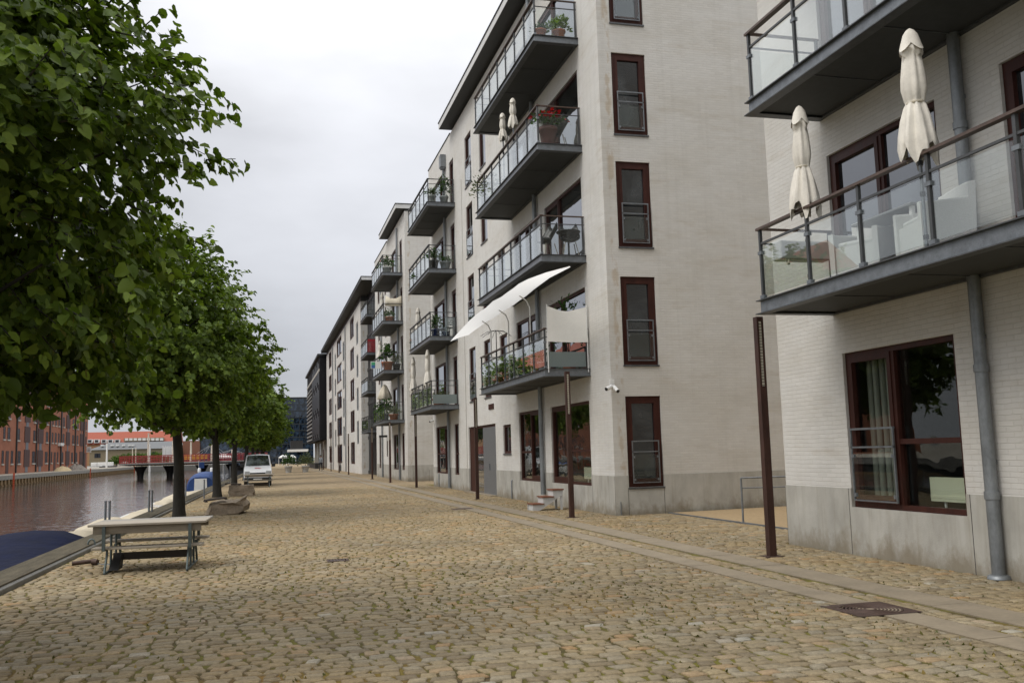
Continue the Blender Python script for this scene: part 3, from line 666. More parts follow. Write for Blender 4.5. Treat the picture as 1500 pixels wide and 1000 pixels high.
# ---- fourth block, with its glazed recessed link and small balconies
YA4, YB4 = 84.4, 132.
B4 = thing('apartment_building', 'distant whitewashed block with rows of slim windows before the black office block', 'building', (FX, YA4, 0))
hl = []; spec = []
tops = [2.93+3.06*k for k in range(5)]
cols4 = [(px_y(519.8), px_y(514), 'd'), (px_y(526), px_y(523.2), 'g'), (px_y(505.2), px_y(503), 'g'), (px_y(501.2), px_y(494.3), 'd'), (px_y(492.8), px_y(491), 'g'), (px_y(486.3), px_y(482.3), 'd')]
for k, t in enumerate(tops):
    for a, b, kd in cols4:
        t2 = t-(1.2 if kd == 'g' else 0)
        if t2 > 2: hl.append((a, b, t2-2.1, t2)); spec.append((*hl[-1], kd))
m = MB(); wall(m, 'x', FX, YA4, YB4, -.05, 15.4, hl, .16)
m.face([(FX, YB4, 0), (20, YB4, 0), (20, YB4, 15.4), (FX, YB4, 15.4)]); m.face([(FX, YA4, 0), (20, YA4, 0), (20, YA4, 15.4), (FX, YA4, 15.4)]); m.face([(FX, YA4, 15.4), (20, YA4, 15.4), (20, YB4, 15.4), (FX, YB4, 15.4)])
m.build('wall', M_wash, B4)
for (a, b, z0, z1, kd) in spec: window(B4, 'x', FX, a, b, z0, z1, ((0, .5, 'l'), (.5, 1, 'l')) if kd == 'd' else ((0, 1, 'l'),), sill=False, frame=M_zinc if kd == 'g' else None)
eaves(B4, 76.5, YB4+1, 15.9, 7.7, dark=True)
m = MB(); m.box(FX+.03, 20, YA4, YB4, 15.402, 15.9); m.build('roof_base', M_eave, B4)
m = MB(); wall(m, 'x', 9.0, 73.1, YA4-.02, 0, 15.9); L4 = m.build('glazed_link', M_dpane, B4)
m = MB()
for k in range(6): m.box(8.95, 8.995, 73.1, YA4-.03, 3.0*k+.02, 3.0*k+.3)
for yy in np.arange(73.4, 84.2, 1.2): m.box(8.97, 8.994, yy, yy+.06, .02, 15.8)
m.build('link_frame', M_black, L4)
for k in range(4): balcony(B4, 74.6, 79.4, 3.4+3.06*k, 7.9, 8.94, detail=1, hand=M_rail)
for q in (px_y(508), px_y(489)): pipe(B4, q, 0, 15.2, joints=False)

# ---- black office block beyond
B5 = thing('office_building', 'black office block with overhanging storeys and pale louvres', 'building', (7.4, YB4+.4, 0))
m = MB(); m.box(7.5, 25, YB4+.6, 171, 3.9, 15.5); m.build('upper_storeys', mat('black metal cladding', (.020, .020, .022), .8, var=.3, stretch=(1, 1, .3), spec=.08), B5)
m = MB(); m.box(10.2, 25, YB4+.7, 169, 0, 3.898); m.build('ground_floor', M_dpane, B5)
m = MB(); m.box(7.2, 25, YB4+.5, 172, 15.502, 15.8); m.build('roof', M_roofdark, B5)
m = MB()
for z in np.arange(4.2, 12.6, .62): m.box(7.38, 7.498, 153, 170.6, z, z+.22)
m.build('louvre_screen', mat('pale louvre metal', (.24, .24, .235), .8, 0, spec=.1), B5)
for i, yy in enumerate(np.arange(134, 152, 2.9)):
    for k in range(3):
        m = MB(); m.box(7.46, 7.498, yy, yy+1.5, 4.3+3.7*k+(i % 2)*.5, 7.2+3.7*k+(i % 2)*.5); m.build('window', M_dpane, B5)
for yy in (136, 144, 152, 160): m = MB(); m.box(8.2, 8.6, yy, yy+.4, 0, 3.899); m.build('column', M_plinth, B5)
m = MB(); m.box(7.42, 7.498, YB4+.6, 171, 13.4, 13.75); m.build('pale_band', M_plinth, B5)

# ---- dark glass block closing the street
B6 = thing('glass_building', 'dark blue glass block closing the far end of the street', 'building', (6, 260, 0))
m = MB(); m.box(-9, 13, 260, 300, 0, 17.4); m.build('wall', M_bpane, B6)
m = MB()
for z in np.arange(1.6, 17.4, 1.75): m.box(-9, 13, 259.9, 259.99, z, z+.22)
for xx in np.arange(-8.8, 13, 1.5): m.box(xx, xx+.12, 259.86, 259.9, .2, 17.2)
m.build('mullion_frame', mat('dark mullion', (.02, .028, .034), .5), B6)
m = MB(); m.box(-9.2, 13.2, 259.8, 300, 17.41, 17.65); m.build('roof', M_roofdark, B6)
PV = thing('pavilion', 'low flat-roofed pavilion in front of the dark glass block', 'pavilion', (6, 235, 0))
a = at(424, 690, 1, 235)[0]; b = at(449, 690, 1, 235)[0]
m = MB(); m.box(a, b, 235, 240, 0, 2.9); m.build('wall', M_bpane, PV)
m = MB(); m.box(a-.4, b+.4, 234.5, 240.5, 2.91, 3.5); m.build('roof', M_white, PV)
m = MB(); m.box(a+.3, b-.8, 235.5, 239.5, 3.51, 5.6); m.build('upper_storey', M_black, PV)

# ------------------------------------------------------------------ lamp posts
M_lens = mat('milky lamp lens', (.62, .58, .47), .4, var=.1)
M_lensd = mat('dark lamp grille', (.10, .085, .065), .5, var=.2)  # dark brown slats across the lens
def lamp(y, h=3.56, x=7.25):
    t = thing('lamp_post', '', 'lamp post', (x, y, 0), 'square rust brown lamp posts along the drainage strip')
    a = .055
    m = MB(); m.box(x-a, x+a, y-a, y+a, -.02, h-1.06); m.box(x-a, x-a+.03, y-a, y+a, h-1.06, h-.06); m.box(x+a-.03, x+a, y-a, y+a, h-1.06, h-.06); m.box(x-a, x+a, y-a, y+a, h-.06, h)
    m.build('post', M_rust, t)
    m = MB(); m.box(x-a+.032, x+a-.032, y-a+.012, y+a-.012, h-1.05, h-.07)
    for k in range(22): m.box(x-a+.031, x+a-.031, y-a+.006, y-a+.013, h-1.04+k*.044, h-1.03+k*.044, 1)
    m.build('lens', [M_lens, M_lensd], t)
    m = MB(); m.box(x-.13, x+.13, y-.13, y+.13, -.02, .012); m.build('base_plate', M_iron, t)
    return t
lab = ['tall rust brown lamp post before the corner of the nearest block, closest of the row', 'rust brown lamp post standing beside the white wooden steps', 'rust brown lamp post in front of the grey entrance door',
       'rust brown lamp post under the corner of the lowest balcony of the second stack', 'rust brown lamp post in front of the third block under its lowest balcony', 'rust brown lamp post at the left end of the third block',
       'thin distant lamp post before the fourth block, nearest of its three there', 'thin distant lamp post between the slim windows of the fourth block', 'thin distant lamp post beside the parked bicycle', 'farthest thin lamp post, by the walking person']
LY = [12.73, 22.1, 32.6, 46.3, 56.2, 65.8, 84.6, 95.5, 107., 121.]
L0 = lamp(0.)
for i, y in enumerate(LY):
    o = L0 if i == 0 else dup(L0)
    o.location = (7.25, y, 0); o['label'] = lab[i]

# ------------------------------------------------------------------ lime trees
def leaf_cards(P, D, Nn, size, wid=.86, fold=.18):
    """heart-shaped leaves, two folded quads each: base point, blade direction, upper-side normal"""
    D = D/np.linalg.norm(D, axis=1, keepdims=True); T = np.cross(D, Nn); T /= np.linalg.norm(T, axis=1, keepdims=True)+1e-9; U = np.cross(T, D)
    s = size[:, None]
    q = lambda a, b, c: P+s*(a*D+b*T+c*U)
    w = wid*.5
    v = np.stack([q(0, 0, 0), q(.38, 0, -.01), q(1.02, 0, -.12), q(-.10, w*.62, fold*.5), q(.22, w*1.08, fold), q(.66, w*.78, fold*.6),
                  q(-.10, -w*.62, fold*.5), q(.22, -w*1.08, fold), q(.66, -w*.78, fold*.6)], 1).reshape(-1, 3)
    b = (np.arange(len(P))*9)[:, None]
    f = np.concatenate([b+np.array([k]) for k in ([0, 1, 4, 3], [1, 2, 5, 4], [0, 6, 7, 1], [1, 7, 8, 2])])
    return v, f
def crown_data(c, rad, nclus, nspray, nleaf, size, seed, spray_len=.75, egg=.0, low=None):
    r = np.random.RandomState(seed); c = np.array(c, float); rad = np.array(rad, float)
    d = r.randn(nclus, 3); d /= np.linalg.norm(d, axis=1, keepdims=True)
    k = np.where(r.rand(nclus) < .72, .74+.22*r.rand(nclus), .25+.45*r.rand(nclus))
    cc = d*k[:, None]
    shrink = 1-egg*np.clip(cc[:, 2:], 0, 1)**1.3; cc[:, :2] *= shrink
    CC = c+cc*rad
    cs = (.30+.22*r.rand(nclus))*rad[:2].mean()*.62
    ci = np.repeat(np.arange(nclus), nspray); n = len(ci)
    off = r.randn(n, 3)*np.array([1, 1, .62])*.55; off /= np.maximum(1, np.linalg.norm(off, axis=1, keepdims=True))
    o = CC[ci]+off*cs[ci][:, None]
    outw = (o-c)/rad; outw /= np.linalg.norm(outw, axis=1, keepdims=True)
    dd = outw+.55*r.randn(n, 3); dd[:, 2] -= .10; dd /= np.linalg.norm(dd, axis=1, keepdims=True)
    ln = spray_len*(.5+.8*r.rand(n))
    li = np.repeat(np.arange(n), nleaf); t = np.tile(np.arange(nleaf)/(nleaf-1), n)
    side = np.where(np.tile(np.arange(nleaf) % 2, n) == 0, 1., -1.)
    up = np.array([0, 0, 1.]); s = np.cross(dd, up); s /= np.linalg.norm(s, axis=1, keepdims=True)+1e-6
    P = o[li]+dd[li]*(ln[li]*t)[:, None]+up*(-.18*(ln[li]*t**2))[:, None]+.02*r.randn(len(li), 3)
    D = dd[li]*.55+s[li]*side[:, None]*.8+r.randn(len(li), 3)*.28; D[:, 2] -= .42
    Nn = up*.6+outw[li]*.75+r.randn(len(li), 3)*.38
    sz = size*(.65+.6*r.rand(len(li)))*(1-.25*t)
    if low is not None:
        kp = P[:, 2] > low+.25*np.sin(P[:, 0]*2.1)*np.cos(P[:, 1]*1.7); P, D, Nn, sz = P[kp], D[kp], Nn[kp], sz[kp]
    tw = (o, o+dd*ln[:, None]*.7)
    return P, D, Nn, sz, CC, tw
def tree(loc, label, c, rad, nclus, nspray, nleaf, size, seed, trunk_r, height, egg=.3, low=2.1, bracts=.07, twigs=True, clear=2.6):
    x0, y0, _ = loc
    t = thing('lime_tree', label, 'tree', loc, 'lime trees in a row along the quay')
    P, D, Nn, sz, CC, tw = crown_data(c, rad, nclus, nspray, nleaf, size, seed, spray_len=rad[0]*.18, egg=egg, low=low)
    v, f = leaf_cards(P, D, Nn, sz)
    r = np.random.RandomState(seed+1); kb = r.rand(len(P)) < bracts
    D2 = D[kb].copy(); D2[:, 2] -= 1.0
    v2, f2 = leaf_cards(P[kb]+np.array([0, 0, .01]), D2, Nn[kb]+.6*r.randn(kb.sum(), 3), sz[kb]*.75, .34, .05)
    mi = np.concatenate([np.zeros(len(f)), np.ones(len(f2))])
    raw_mesh('crown', np.concatenate([v, v2]), np.concatenate([f, f2+len(v)]), None, [M_leaf, M_bract], t, mi=mi)
    m = MB(); rr = random.Random(seed)
    top = Vector((c[0], c[1], c[2]+rad[2]*.55)); base = Vector((x0, y0, -.05))
    path = [base, Vector((x0, y0, .25))]; n = 9
    for k in range(1, n+1):
        q = k/n; path.append(Vector((x0+(top.x-x0)*q**1.5+.05*rr.uniform(-1, 1), y0+(top.y-y0)*q**1.5+.05*rr.uniform(-1, 1), .25+(top.z-.25)*q)))
    rs = [trunk_r*1.3, trunk_r*1.05]+[trunk_r*(1-.85*(k/n)**1.1) for k in range(1, n+1)]
    m.tube(path, rs, 12)
    for cc in CC[:max(14, nclus*2//3)]:
        if cc[2] < low+.35: continue
        e = Vector(cc); hz = max(clear*.9, min(top.z-.2, e.z-.45*math.hypot(e.x-c[0], e.y-c[1])-.3)); q = min(1, (hz-.25)/(top.z-.25))
        s = Vector((x0+(top.x-x0)*q**1.5, y0+(top.y-y0)*q**1.5, hz)); mid = s.lerp(e, .5)+Vector((rr.uniform(-.15, .15), rr.uniform(-.15, .15), .18))
        a = trunk_r*.36*(1-.5*q); m.tube([s, s.lerp(mid, .5), mid, e], [a, a*.75, a*.5, a*.2], 6, cap=False)
    if twigs:
        for a, b in list(zip(*tw))[::2]:
          if min(a[2], b[2]) > low+.3: m.tube([tuple(a), tuple(b)], [.011, .004], 3, cap=False)
    m.build('trunk', M_bark, t)
    return t
tree((-3.1, 9.0, 0), 'nearest lime tree, its dark leafy crown filling the upper left of the picture', (-3.3, 9.2, 4.75), (2.45, 2.75, 3.6), 215, 25, 12, .116, 21, .16, 8.6, egg=.70, low=2.2, clear=2.4)
tree((-2.31, 28.55, 0), 'lime tree standing just behind the near picnic bench', (-2.75, 27.8, 5.1), (2.45, 3.6, 2.65), 170, 17, 10, .15, 33, .165, 9.4, egg=.3, low=2.55, twigs=False)
T2 = tree((-1.96, 43.6, 0), 'lime tree behind the larger split boulder', (-2.15, 43.6, 5.15), (2.25, 3.2, 2.7), 120, 12, 9, .21, 45, .18, 9.2, egg=.3, low=2.6, twigs=False)
for i, (x, y, rz, sc, lb) in enumerate([(-1.72, 60.5, 1.2, .98, 'lime tree to the left of the smaller square boulder, by the white van'), (-1.35, 76., 2.7, 1., 'thin lime tree rising directly in front of the white van'), (-.95, 92, 4.4, 1.05, 'first lime tree of the row beyond the white van'), (-.6, 108, .5, 1.06, 'second lime tree of the row beyond the white van'),
                                    (-.3, 124, 3.3, 1.05, 'third lime tree of the row beyond the white van'), (.1, 141, 5.2, 1.04, 'farthest lime tree of the row, before the dark glass block')]):
    dup(T2, None, (x, y, 0), rz, lb, sc)

# ------------------------------------------------------------------ foliage helper for pots and shrubs
def foliage(name, c, rad, n, size, m, parent, seed, up=.6, wid=.55, loc=None):
    r = np.random.RandomState(seed); d = r.randn(n, 3); d /= np.linalg.norm(d, axis=1, keepdims=True); d[:, 2] = np.abs(d[:, 2])*1.0-.25
    k = r.rand(n, 1)**.5; lump = 1+.35*np.sin(d[:, :1]*4+seed)*np.cos(d[:, 1:2]*5+seed*2)
    P = np.array(c)+d*k*lump*np.array(rad); D = d+r.randn(n, 3)*.4; D[:, 2] += up-.3
    v, f = leaf_cards(P, D, np.array([0, 0, 1.])+.7*r.randn(n, 3), size*(.6+.8*r.rand(n)), wid, .1)
    return raw_mesh(name, v, f, None, [m], parent, loc or (0, 0, 0))
def pot(loc, h, r, pm, label, leaf=M_potleaf, rad=None, n=160, size=.09, fl=None, stems=True, cat='potted plant', square=False, group=None, seed=None):
    x, y, z = loc; sd_ = seed or int(abs(x*131+y*77+z*59)) % 9999
    t = thing('potted_plant', label, cat, loc, group)
    m = MB()
    if square: m.box(x-r, x+r, y-r*1.8, y+r*1.8, z+.002, z+h)
    else: m.lathe([(r*.72, 0.002), (r*.95, h*.8), (r*1.06, h*.82), (r*1.06, h), (r*.9, h), (r*.85, h*.9), (0, h*.9)], loc, 16)
    m.build('pot', pm, t)
    rad = rad or (r*1.6, r*1.6, r*2)
    foliage('foliage', (x, y, z+h+rad[2]*.32), rad, n, size, leaf, t, sd_)
    if stems:
        m = MB(); rr = random.Random(sd_)
        for k in range(6): m.tube([(x, y, z+h*.88), (x+rr.uniform(-.5, .5)*rad[0], y+rr.uniform(-.5, .5)*rad[1], z+h+rad[2]*.7)], [.008, .004], 4)
        m.build('stem', M_bark, t)
    if fl: foliage('blossom', (x, y, z+h+rad[2]*.72), (rad[0], rad[1], rad[2]*.6), fl[1], fl[2], fl[0], t, sd_+3, wid=.9)
    return t
def zt(k): return 3.56+H3*k+.21        # deck of balcony k
IN = 7.15

# ------------------------------------------------------------------ closed parasols
def parasol(loc, hpole, zc0, zc1, label, rmax=.17, mseed=1, detail=1, group='closed cream parasols on the balconies', lean=(0, 0)):
    x, y, z = loc; rr = random.Random(mseed); n = 40 if detail else 20
    t = thing('parasol', label, 'parasol', loc, group)
    m = MB(); m.tube([(x, y, z), (x+lean[0]*hpole, y+lean[1]*hpole, z+hpole)], .021, 10); 
    if detail:
        for q in (.12, .62, .98): m.tube([(x, y, z+q), (x, y, z+q+.05)], .032, 10, 1)
    m.build('pole', [M_steel, M_blackpl], t)
    H = zc1-zc0; ph = [rr.uniform(0, 6.28) for _ in range(6)]
    prof = [(.018, 1.), (.07, .985), (.17, .93), (.155, .86), (.62, .855), (.60, .80), (.72, .68), (.75, .58), (.62, .46), (.50, .43), (.52, .41), (.72, .33), (.95, .2), (1.08, .08), (1.0, 0.)]
    if zc1-zc0 < 1.1: prof = [(p*.95, q) for p, q in prof]
    prof = [(.02, 1.), (.22, .985), (.34, .955), (.52, .86), (.60, .80), (.46, .79), (.55, .72), (.64, .6), (.66, .52), (.54, .43), (.45, .405), (.55, .38), (.74, .28), (.90, .16), (1.0, .07), (.95, 0.)]
    vs, fs = [], []; N_ = len(prof)
    for j, (p, q) in enumerate(prof):
        amp = .06+.24*(1-q)**.8 if q < .42 else .05+.10*(1-abs(q-.6))
        for k in range(n):
            th = 2*math.pi*k/n
            w = 1+amp*(1.5*(abs(math.sin(3.5*(th+ph[0])+q*1.2))-.62)+.8*(abs(math.sin(6*th+ph[1]-q*2.5))-.62)+.35*math.sin(2*th+ph[2]+q*3))
            dz = 0
            if q < .12: dz = -.10*H*(math.sin(4*th+ph[3])*.6+.5*math.sin(7*th+ph[4]))*(1-q/.12)
            if .78 < q < .81: dz = -.03*H*math.sin(4*th+ph[5])
            rad = rmax*p*max(.35, w); hh = q*H+dz+zc0
            vs.append((x+rad*math.cos(th)+lean[0]*hh, y+rad*math.sin(th)+lean[1]*hh, z+hh))
    for j in range(N_-1):
        for k in range(n): fs.append((j*n+k, j*n+(k+1) % n, (j+1)*n+(k+1) % n, (j+1)*n+k))
    m = MB(); m.add(vs, fs, 0, True); m.face(vs[:n], 0)
    if detail:
        cp = []; CP = [(.02, 1.005), (.24, .985), (.44, .945), (.62, .89), (.68, .865)]
        for j, (p, q) in enumerate(CP):
            for k in range(n):
                th = 2*math.pi*k/n; hem = (-.06*H*abs(math.sin(2*th+ph[3])) if j > 2 else 0); w = 1+.16*j/4*(abs(math.sin(2*th+ph[3]))*1.6-.8)
                hh = q*H+hem+zc0; cp.append((x+rmax*p*w*math.cos(th)+lean[0]*hh, y+rmax*p*w*math.sin(th)+lean[1]*hh, z+hh))
        m.add(cp, [(j*n+k, j*n+(k+1) % n, (j+1)*n+(k+1) % n, (j+1)*n+k) for j in range(len(CP)-1) for k in range(n)], 0, True)
    m.build('canopy', mat('parasol canvas %d' % mseed, (.74, .70, .62), .85, var=.12, scale=6, bump=.006, bscale=12), t)
    m = MB(); zz = z+zc0+.41*H; m.lathe([(rmax*.50, -.012), (rmax*.53, 0), (rmax*.50, .012)], (x+lean[0]*(zc0+.41*H), y+lean[1]*(zc0+.41*H), zz), 16); m.build('tie_band', M_cream, t)
    return t
def px_par(px, ytop, ybot, label, k, seed, x=7.24, r=.16, detail=1):
    """parasol whose mast stands on deck k; the folded canopy spans the photo rows ytop..ybot at that mast"""
    y = at(px, ybot, 0, x)[1]; zb, zt_ = at(px, ybot, 0, x)[2], at(px, ytop, 0, x)[2]
    return parasol((x, y, zt(k)), zt_-zt(k)-.03, zb-zt(k), zt_-zt(k), label, r, seed, detail)
px_par(1180, 149, 308, 'closed cream parasol at the left end of the nearest block\'s lower balcony', 0, 3, 7.235, .175)
px_par(1347, 33, 228, 'larger closed cream parasol in the middle of the nearest block\'s lower balcony', 0, 8, 7.235, .195)
px_par(737, 164, 206, 'closed cream parasol left of a pair, on the second block\'s third balcony', 2, 5, 7.24, .15)
px_par(752, 142, 186, 'closed cream parasol right of a pair, on the second block\'s third balcony', 2, 11, 7.24, .15)
for i, (px, a, b, k, lb) in enumerate([(606, 522, 576, 0, 'ragged closed parasol, left of two above the lowest balcony of the second block\'s far stack'), (627, 511, 566, 0, 'tall closed parasol, right of two above the lowest balcony of the second block\'s far stack'),
    (613, 450, 490, 1, 'small closed parasol behind the balcony with the blue pots'), (560, 427, 470, 2, 'closed parasol beside the pale sheet on the third block\'s balcony'), (557, 498, 524, 1, 'closed parasol behind the balcony with the green and white sign')]):
    px_par(px, a, b, lb, k, 20+i, 7.5 if i > 1 else 7.3, .19, 0)
# half open parasol on the lowest balcony of the third block
yy = 61.2; z = zt(0); t = thing('parasol', 'half lowered cream parasol above the bushy lowest balcony of the third block', 'parasol', (7.6, yy, z), 'closed cream parasols on the balconies')
m = MB(); m.tube([(7.6, yy, z), (7.6, yy, z+2.35)], .02, 8); m.build('pole', M_steel, t)
m = MB(); m.lathe([(.03, 2.4), (.14, 2.3), (.33, 1.9), (.48, 1.45), (.42, 1.42)], (7.6, yy, z), 24, fold=lambda th, j: 1+.12*math.sin(6*th)); m.build('canopy', M_cream, t)

# ------------------------------------------------------------------ balcony furniture on the nearest block
def wicker_chair(loc, rz, label):
    t = thing('armchair', label, 'armchair', loc, 'white woven armchairs')
    x, y, z = loc; mx = Matrix.Translation(loc) @ Matrix.Rotation(rz, 4, 'Z')
    def part(name, f): m = MB(); f(m); m.v = [tuple(mx @ Vector(p)) for p in m.v]; m.build(name, M_wicker, t, bevel=.025)
    part('seat', lambda m: m.loft([[(-.30, -.30, q), (.30, -.30, q), (.30, .30, q), (-.30, .30, q)] for q in (.03, .40)], 0, False))
    def back(m):
        rings = []
        for k in range(9):
            q = -1+2*k/8; xx = .34*q; zt_ = .86-.05*q*q; yb = -.34+.07*q*q
            rings.append([(xx, yb-.035, .02), (xx, yb+.035, .02), (xx, yb+.02, zt_), (xx, yb-.075, zt_+.02)])
        m.loft(rings, 0, False)
    part('backrest', back)
    for s in (-1, 1): part('armrest', lambda m: m.loft([[(s*.31-.035, q, .02), (s*.31+.035, q, .02), (s*.31+.045, q, h_), (s*.31-.03, q, h_)] for q, h_ in ((-.31, .66), (-.1, .63), (.15, .60), (.33, .59))], 0, False))
    part('cushion', lambda m: m.box(-.26, .26, -.26, .27, .405, .47))
c0 = at(1325, 370, 0, 7.62); c1 = at(1440, 330, 0, 7.62)
wicker_chair((7.66, 10.55, zt(0)+.002), R(115), 'white woven armchair nearer the balcony\'s left end, half hidden by the other')
wicker_chair((7.66, 9.25, zt(0)+.002), R(78), 'white woven armchair farther along the nearest balcony, with the high back')
t = thing('table', 'grey topped table between the white woven armchairs', 'table', (8.0, 9.95, zt(0)))
m = MB(); m.box(7.55, 8.3, 9.5, 10.7, zt(0)+.70, zt(0)+.735); m.build('tabletop', M_grey, t, bevel=.01)
for xx in (7.62, 8.22):
    for yq in (9.57, 10.62): m = MB(); m.box(xx-.025, xx+.025, yq-.025, yq+.025, zt(0)+.002, zt(0)+.70); m.build('leg', M_white, t)
t = thing('planter_box', 'long pale planter box hung inside the end railing of the nearest balcony', 'planter', (7.6, 12.2, zt(0)+.55))
m = MB(); m.box(7.32, 8.15, 12.08, 12.32, zt(0)+.56, zt(0)+.84); m.build('trough', mat('off white plastic', (.50, .50, .46), .5, var=.08), t, bevel=.02)
m = MB(); m.tube([(7.45, 12.1, zt(0)+.56), (7.45, 12.1, zt(0)+.49), (7.40, 12.08, zt(0)+.49)], .02, 8); m.box(7.4, 8.05, 12.1, 12.14, zt(0)+.535, zt(0)+.558); m.build('spout', M_cream, t)

# ------------------------------------------------------------------ second block: sail, cloth, furniture, plants
def sheet(name, A, B, mt, label, cat, th=.008, group=None, extra=None):
    m = MB(); n = len(A); v = [*A, *B]
    m.add(v, [(i, i+1, n+i+1, n+i) for i in range(n-1)], 0, True)
    o = m.build(name, mt); s = o.modifiers.new('thick', 'SOLIDIFY'); s.thickness = th; tag(o, label, cat, group); return o
sail = thing('sun_sail', 'long pointed white sun sail on bent poles above the second block\'s lowest balcony', 'sun sail', (7.0, 28, 5))
oute = [at(*q, 0, 6.45) for q in ((659.5, 500), (673, 485), (688, 469), (702, 457), (712, 450.5), (722, 441), (734, 435), (744, 427.5), (752, 422), (760, 415.5), (774, 408.5), (800, 399), (832, 391))]
inne = [at(*q, 0, 7.16) for q in ((686, 490.5), (695, 484), (706, 476), (716, 469.5), (724, 465), (733, 459), (743, 452.5), (752, 447), (760, 441), (770, 434), (782, 424), (805, 407), (836, 391))]
m = MB(); n = len(oute); mid = [(a+b)/2+np.array([0, 0, .02]) for a, b in zip(oute, inne)]
m.add([*oute, *mid, *inne], [(r_*n+i, r_*n+i+1, (r_+1)*n+i+1, (r_+1)*n+i) for r_ in (0, 1) for i in range(n-1)], 0, True)
m_sail = bpy.data.materials.new('white sail cloth'); nt = nodes(m_sail)
d_ = N(nt, 'ShaderNodeBsdfDiffuse'); d_.inputs[0].default_value = (.82, .82, .82, 1); t_ = N(nt, 'ShaderNodeBsdfTranslucent'); t_.inputs[0].default_value = (.84, .84, .83, 1)
x_ = N(nt, 'ShaderNodeMixShader'); x_.inputs[0].default_value = .72; L(nt, d_.outputs[0], x_.inputs[1]); L(nt, t_.outputs[0], x_.inputs[2]); o_ = N(nt, 'ShaderNodeOutputMaterial'); L(nt, x_.outputs[0], o_.inputs[0])
m.build('cloth', m_sail, sail)
for px in (719, 745, 777):
    y = at(px, 520, 0, 7.22)[1]; i = min(range(n), key=lambda k: abs(inne[k][1]-y)); e = inne[i]
    m = MB(); m.tube([(7.24, y, zt(0)), (7.24, y, e[2]-.35), (7.16, y, e[2]-.15), (6.95, y, e[2]-.0)], .02, 8); m.build('pole', M_white, sail)
ya = 23.70
A = [at(x, y, 1, ya-.14) for x, y in ((801, 448), (810, 451), (820, 455), (832, 456), (845, 453), (859, 449.5))]
B = [at(x, y, 1, ya-.14) for x, y in ((802, 500), (812, 500.5), (824, 501), (836, 501.5), (848, 501.5), (862, 501))]
MID = [(np.array(a)*.35+np.array(b)*.65)+np.array([0, -.03+.06*((i % 2)), -.02]) for i, (a, b) in enumerate(zip(A, B))]
t = thing('privacy_screen', 'white cloth screen hung across the end of the second block\'s lowest balcony', 'cloth screen', A[0])
m = MB(); v = [*A, *MID, *B]; m.add(v, [(r_*6+i, r_*6+i+1, (r_+1)*6+i+1, (r_+1)*6+i) for r_ in (0, 1) for i in range(5)], 0, True)
m.build('cloth', mat('heavy cream cloth', (.85, .84, .80), .85, var=.05, scale=4), t)
for q in (A[0], A[-1]):
    m = MB(); m.tube([(q[0], ya-.12, zt(0)-.1), (q[0], ya-.12, q[2]+.05)], .016, 8); m.build('pole', M_white, t)
# black shell chairs and table on the second balcony
def shell_chair(loc, rz, label):
    t = thing('shell_chair', label, 'chair', loc, 'black shell chairs'); mx = Matrix.Translation(loc) @ Matrix.Rotation(rz, 4, 'Z')
    rings = []
    for k in range(10):
        q = k/9; yb = .28-.56*q if q < .55 else -.03-.30*(q-.55)/.45*.9; zb = .43+.02*(1-q) if q < .55 else .43+.42*((q-.55)/.45)**.9
        w = .22+.06*math.sin(q*3.1); c = .10 if q < .55 else .16
        rings.append([(w*math.sin(a), yb+(.05 if q > .55 else 0)*(abs(math.sin(a))**2)*2.2, zb+c*(abs(math.sin(a))**3)) for a in (-1.57, -1.0, -.5, 0, .5, 1.0, 1.57)])
    m = MB(); m.loft(rings, 0, True, close=False, caps=False); m.v = [tuple(mx @ Vector(p)) for p in m.v]
    o = m.build('shell', M_blackpl, t); s = o.modifiers.new('thick', 'SOLIDIFY'); s.thickness = .02
    for a in (-1, 1):
        for b in (-1, 1):
            m = MB(); m.tube([tuple(mx @ Vector((a*.14, b*.13, .43))), tuple(mx @ Vector((a*.22, b*.22, .0)))], [.014, .011], 8); m.build('leg', M_plank if b else M_wood, t)
shell_chair((7.55, 24.3, zt(1)), R(100), 'black shell chair at the corner of the second balcony up')
shell_chair((8.1, 24.05, zt(1)), R(170), 'black shell chair by the wall behind the first one')
t = thing('table', 'small round black table beside the black shell chairs', 'table', (8.05, 24.8, zt(1)))
m = MB(); m.lathe([(.02, .70), (.33, .70), (.34, .715), (.33, .73), (.01, .73)], (8.05, 24.0, zt(1)), 20); m.build('tabletop', M_blackpl, t); m = MB(); m.lathe([(.2, 0), (.03, .03), (.025, .70)], (8.05, 24.0, zt(1)), 12); m.build('pedestal', M_blackpl, t)
shell_chair((7.95, 24.2, zt(2)), R(60), 'black shell chair behind the red geraniums')
P_ = pot
P_((7.42, 23.95, zt(3)), .30, .17, M_terra, 'terracotta pot with low green herbs, left of two on the top balcony', M_potleaf, (.22, .22, .16), 120, .07)
P_((7.95, 23.9, zt(3)), .30, .18, M_terra, 'terracotta pot with tall pale green herbs on the top balcony', M_paleleaf, (.32, .32, .36), 260, .09)
P_((7.55, 23.95, zt(2)), .55, .25, mat('wine red pot', (.10, .035, .03), .6), 'large dark red pot of red geraniums on the third balcony', M_potleaf, (.50, .30, .42), 220, .1, (M_flower, 95, .085))
P_((7.42, 31.35-.5, zt(2)), .45, .2, M_zpot, 'grey leaved bushy olive plant leaning out at the far end of the third balcony', M_greyleaf, (.62, .75, .75), 420, .075)
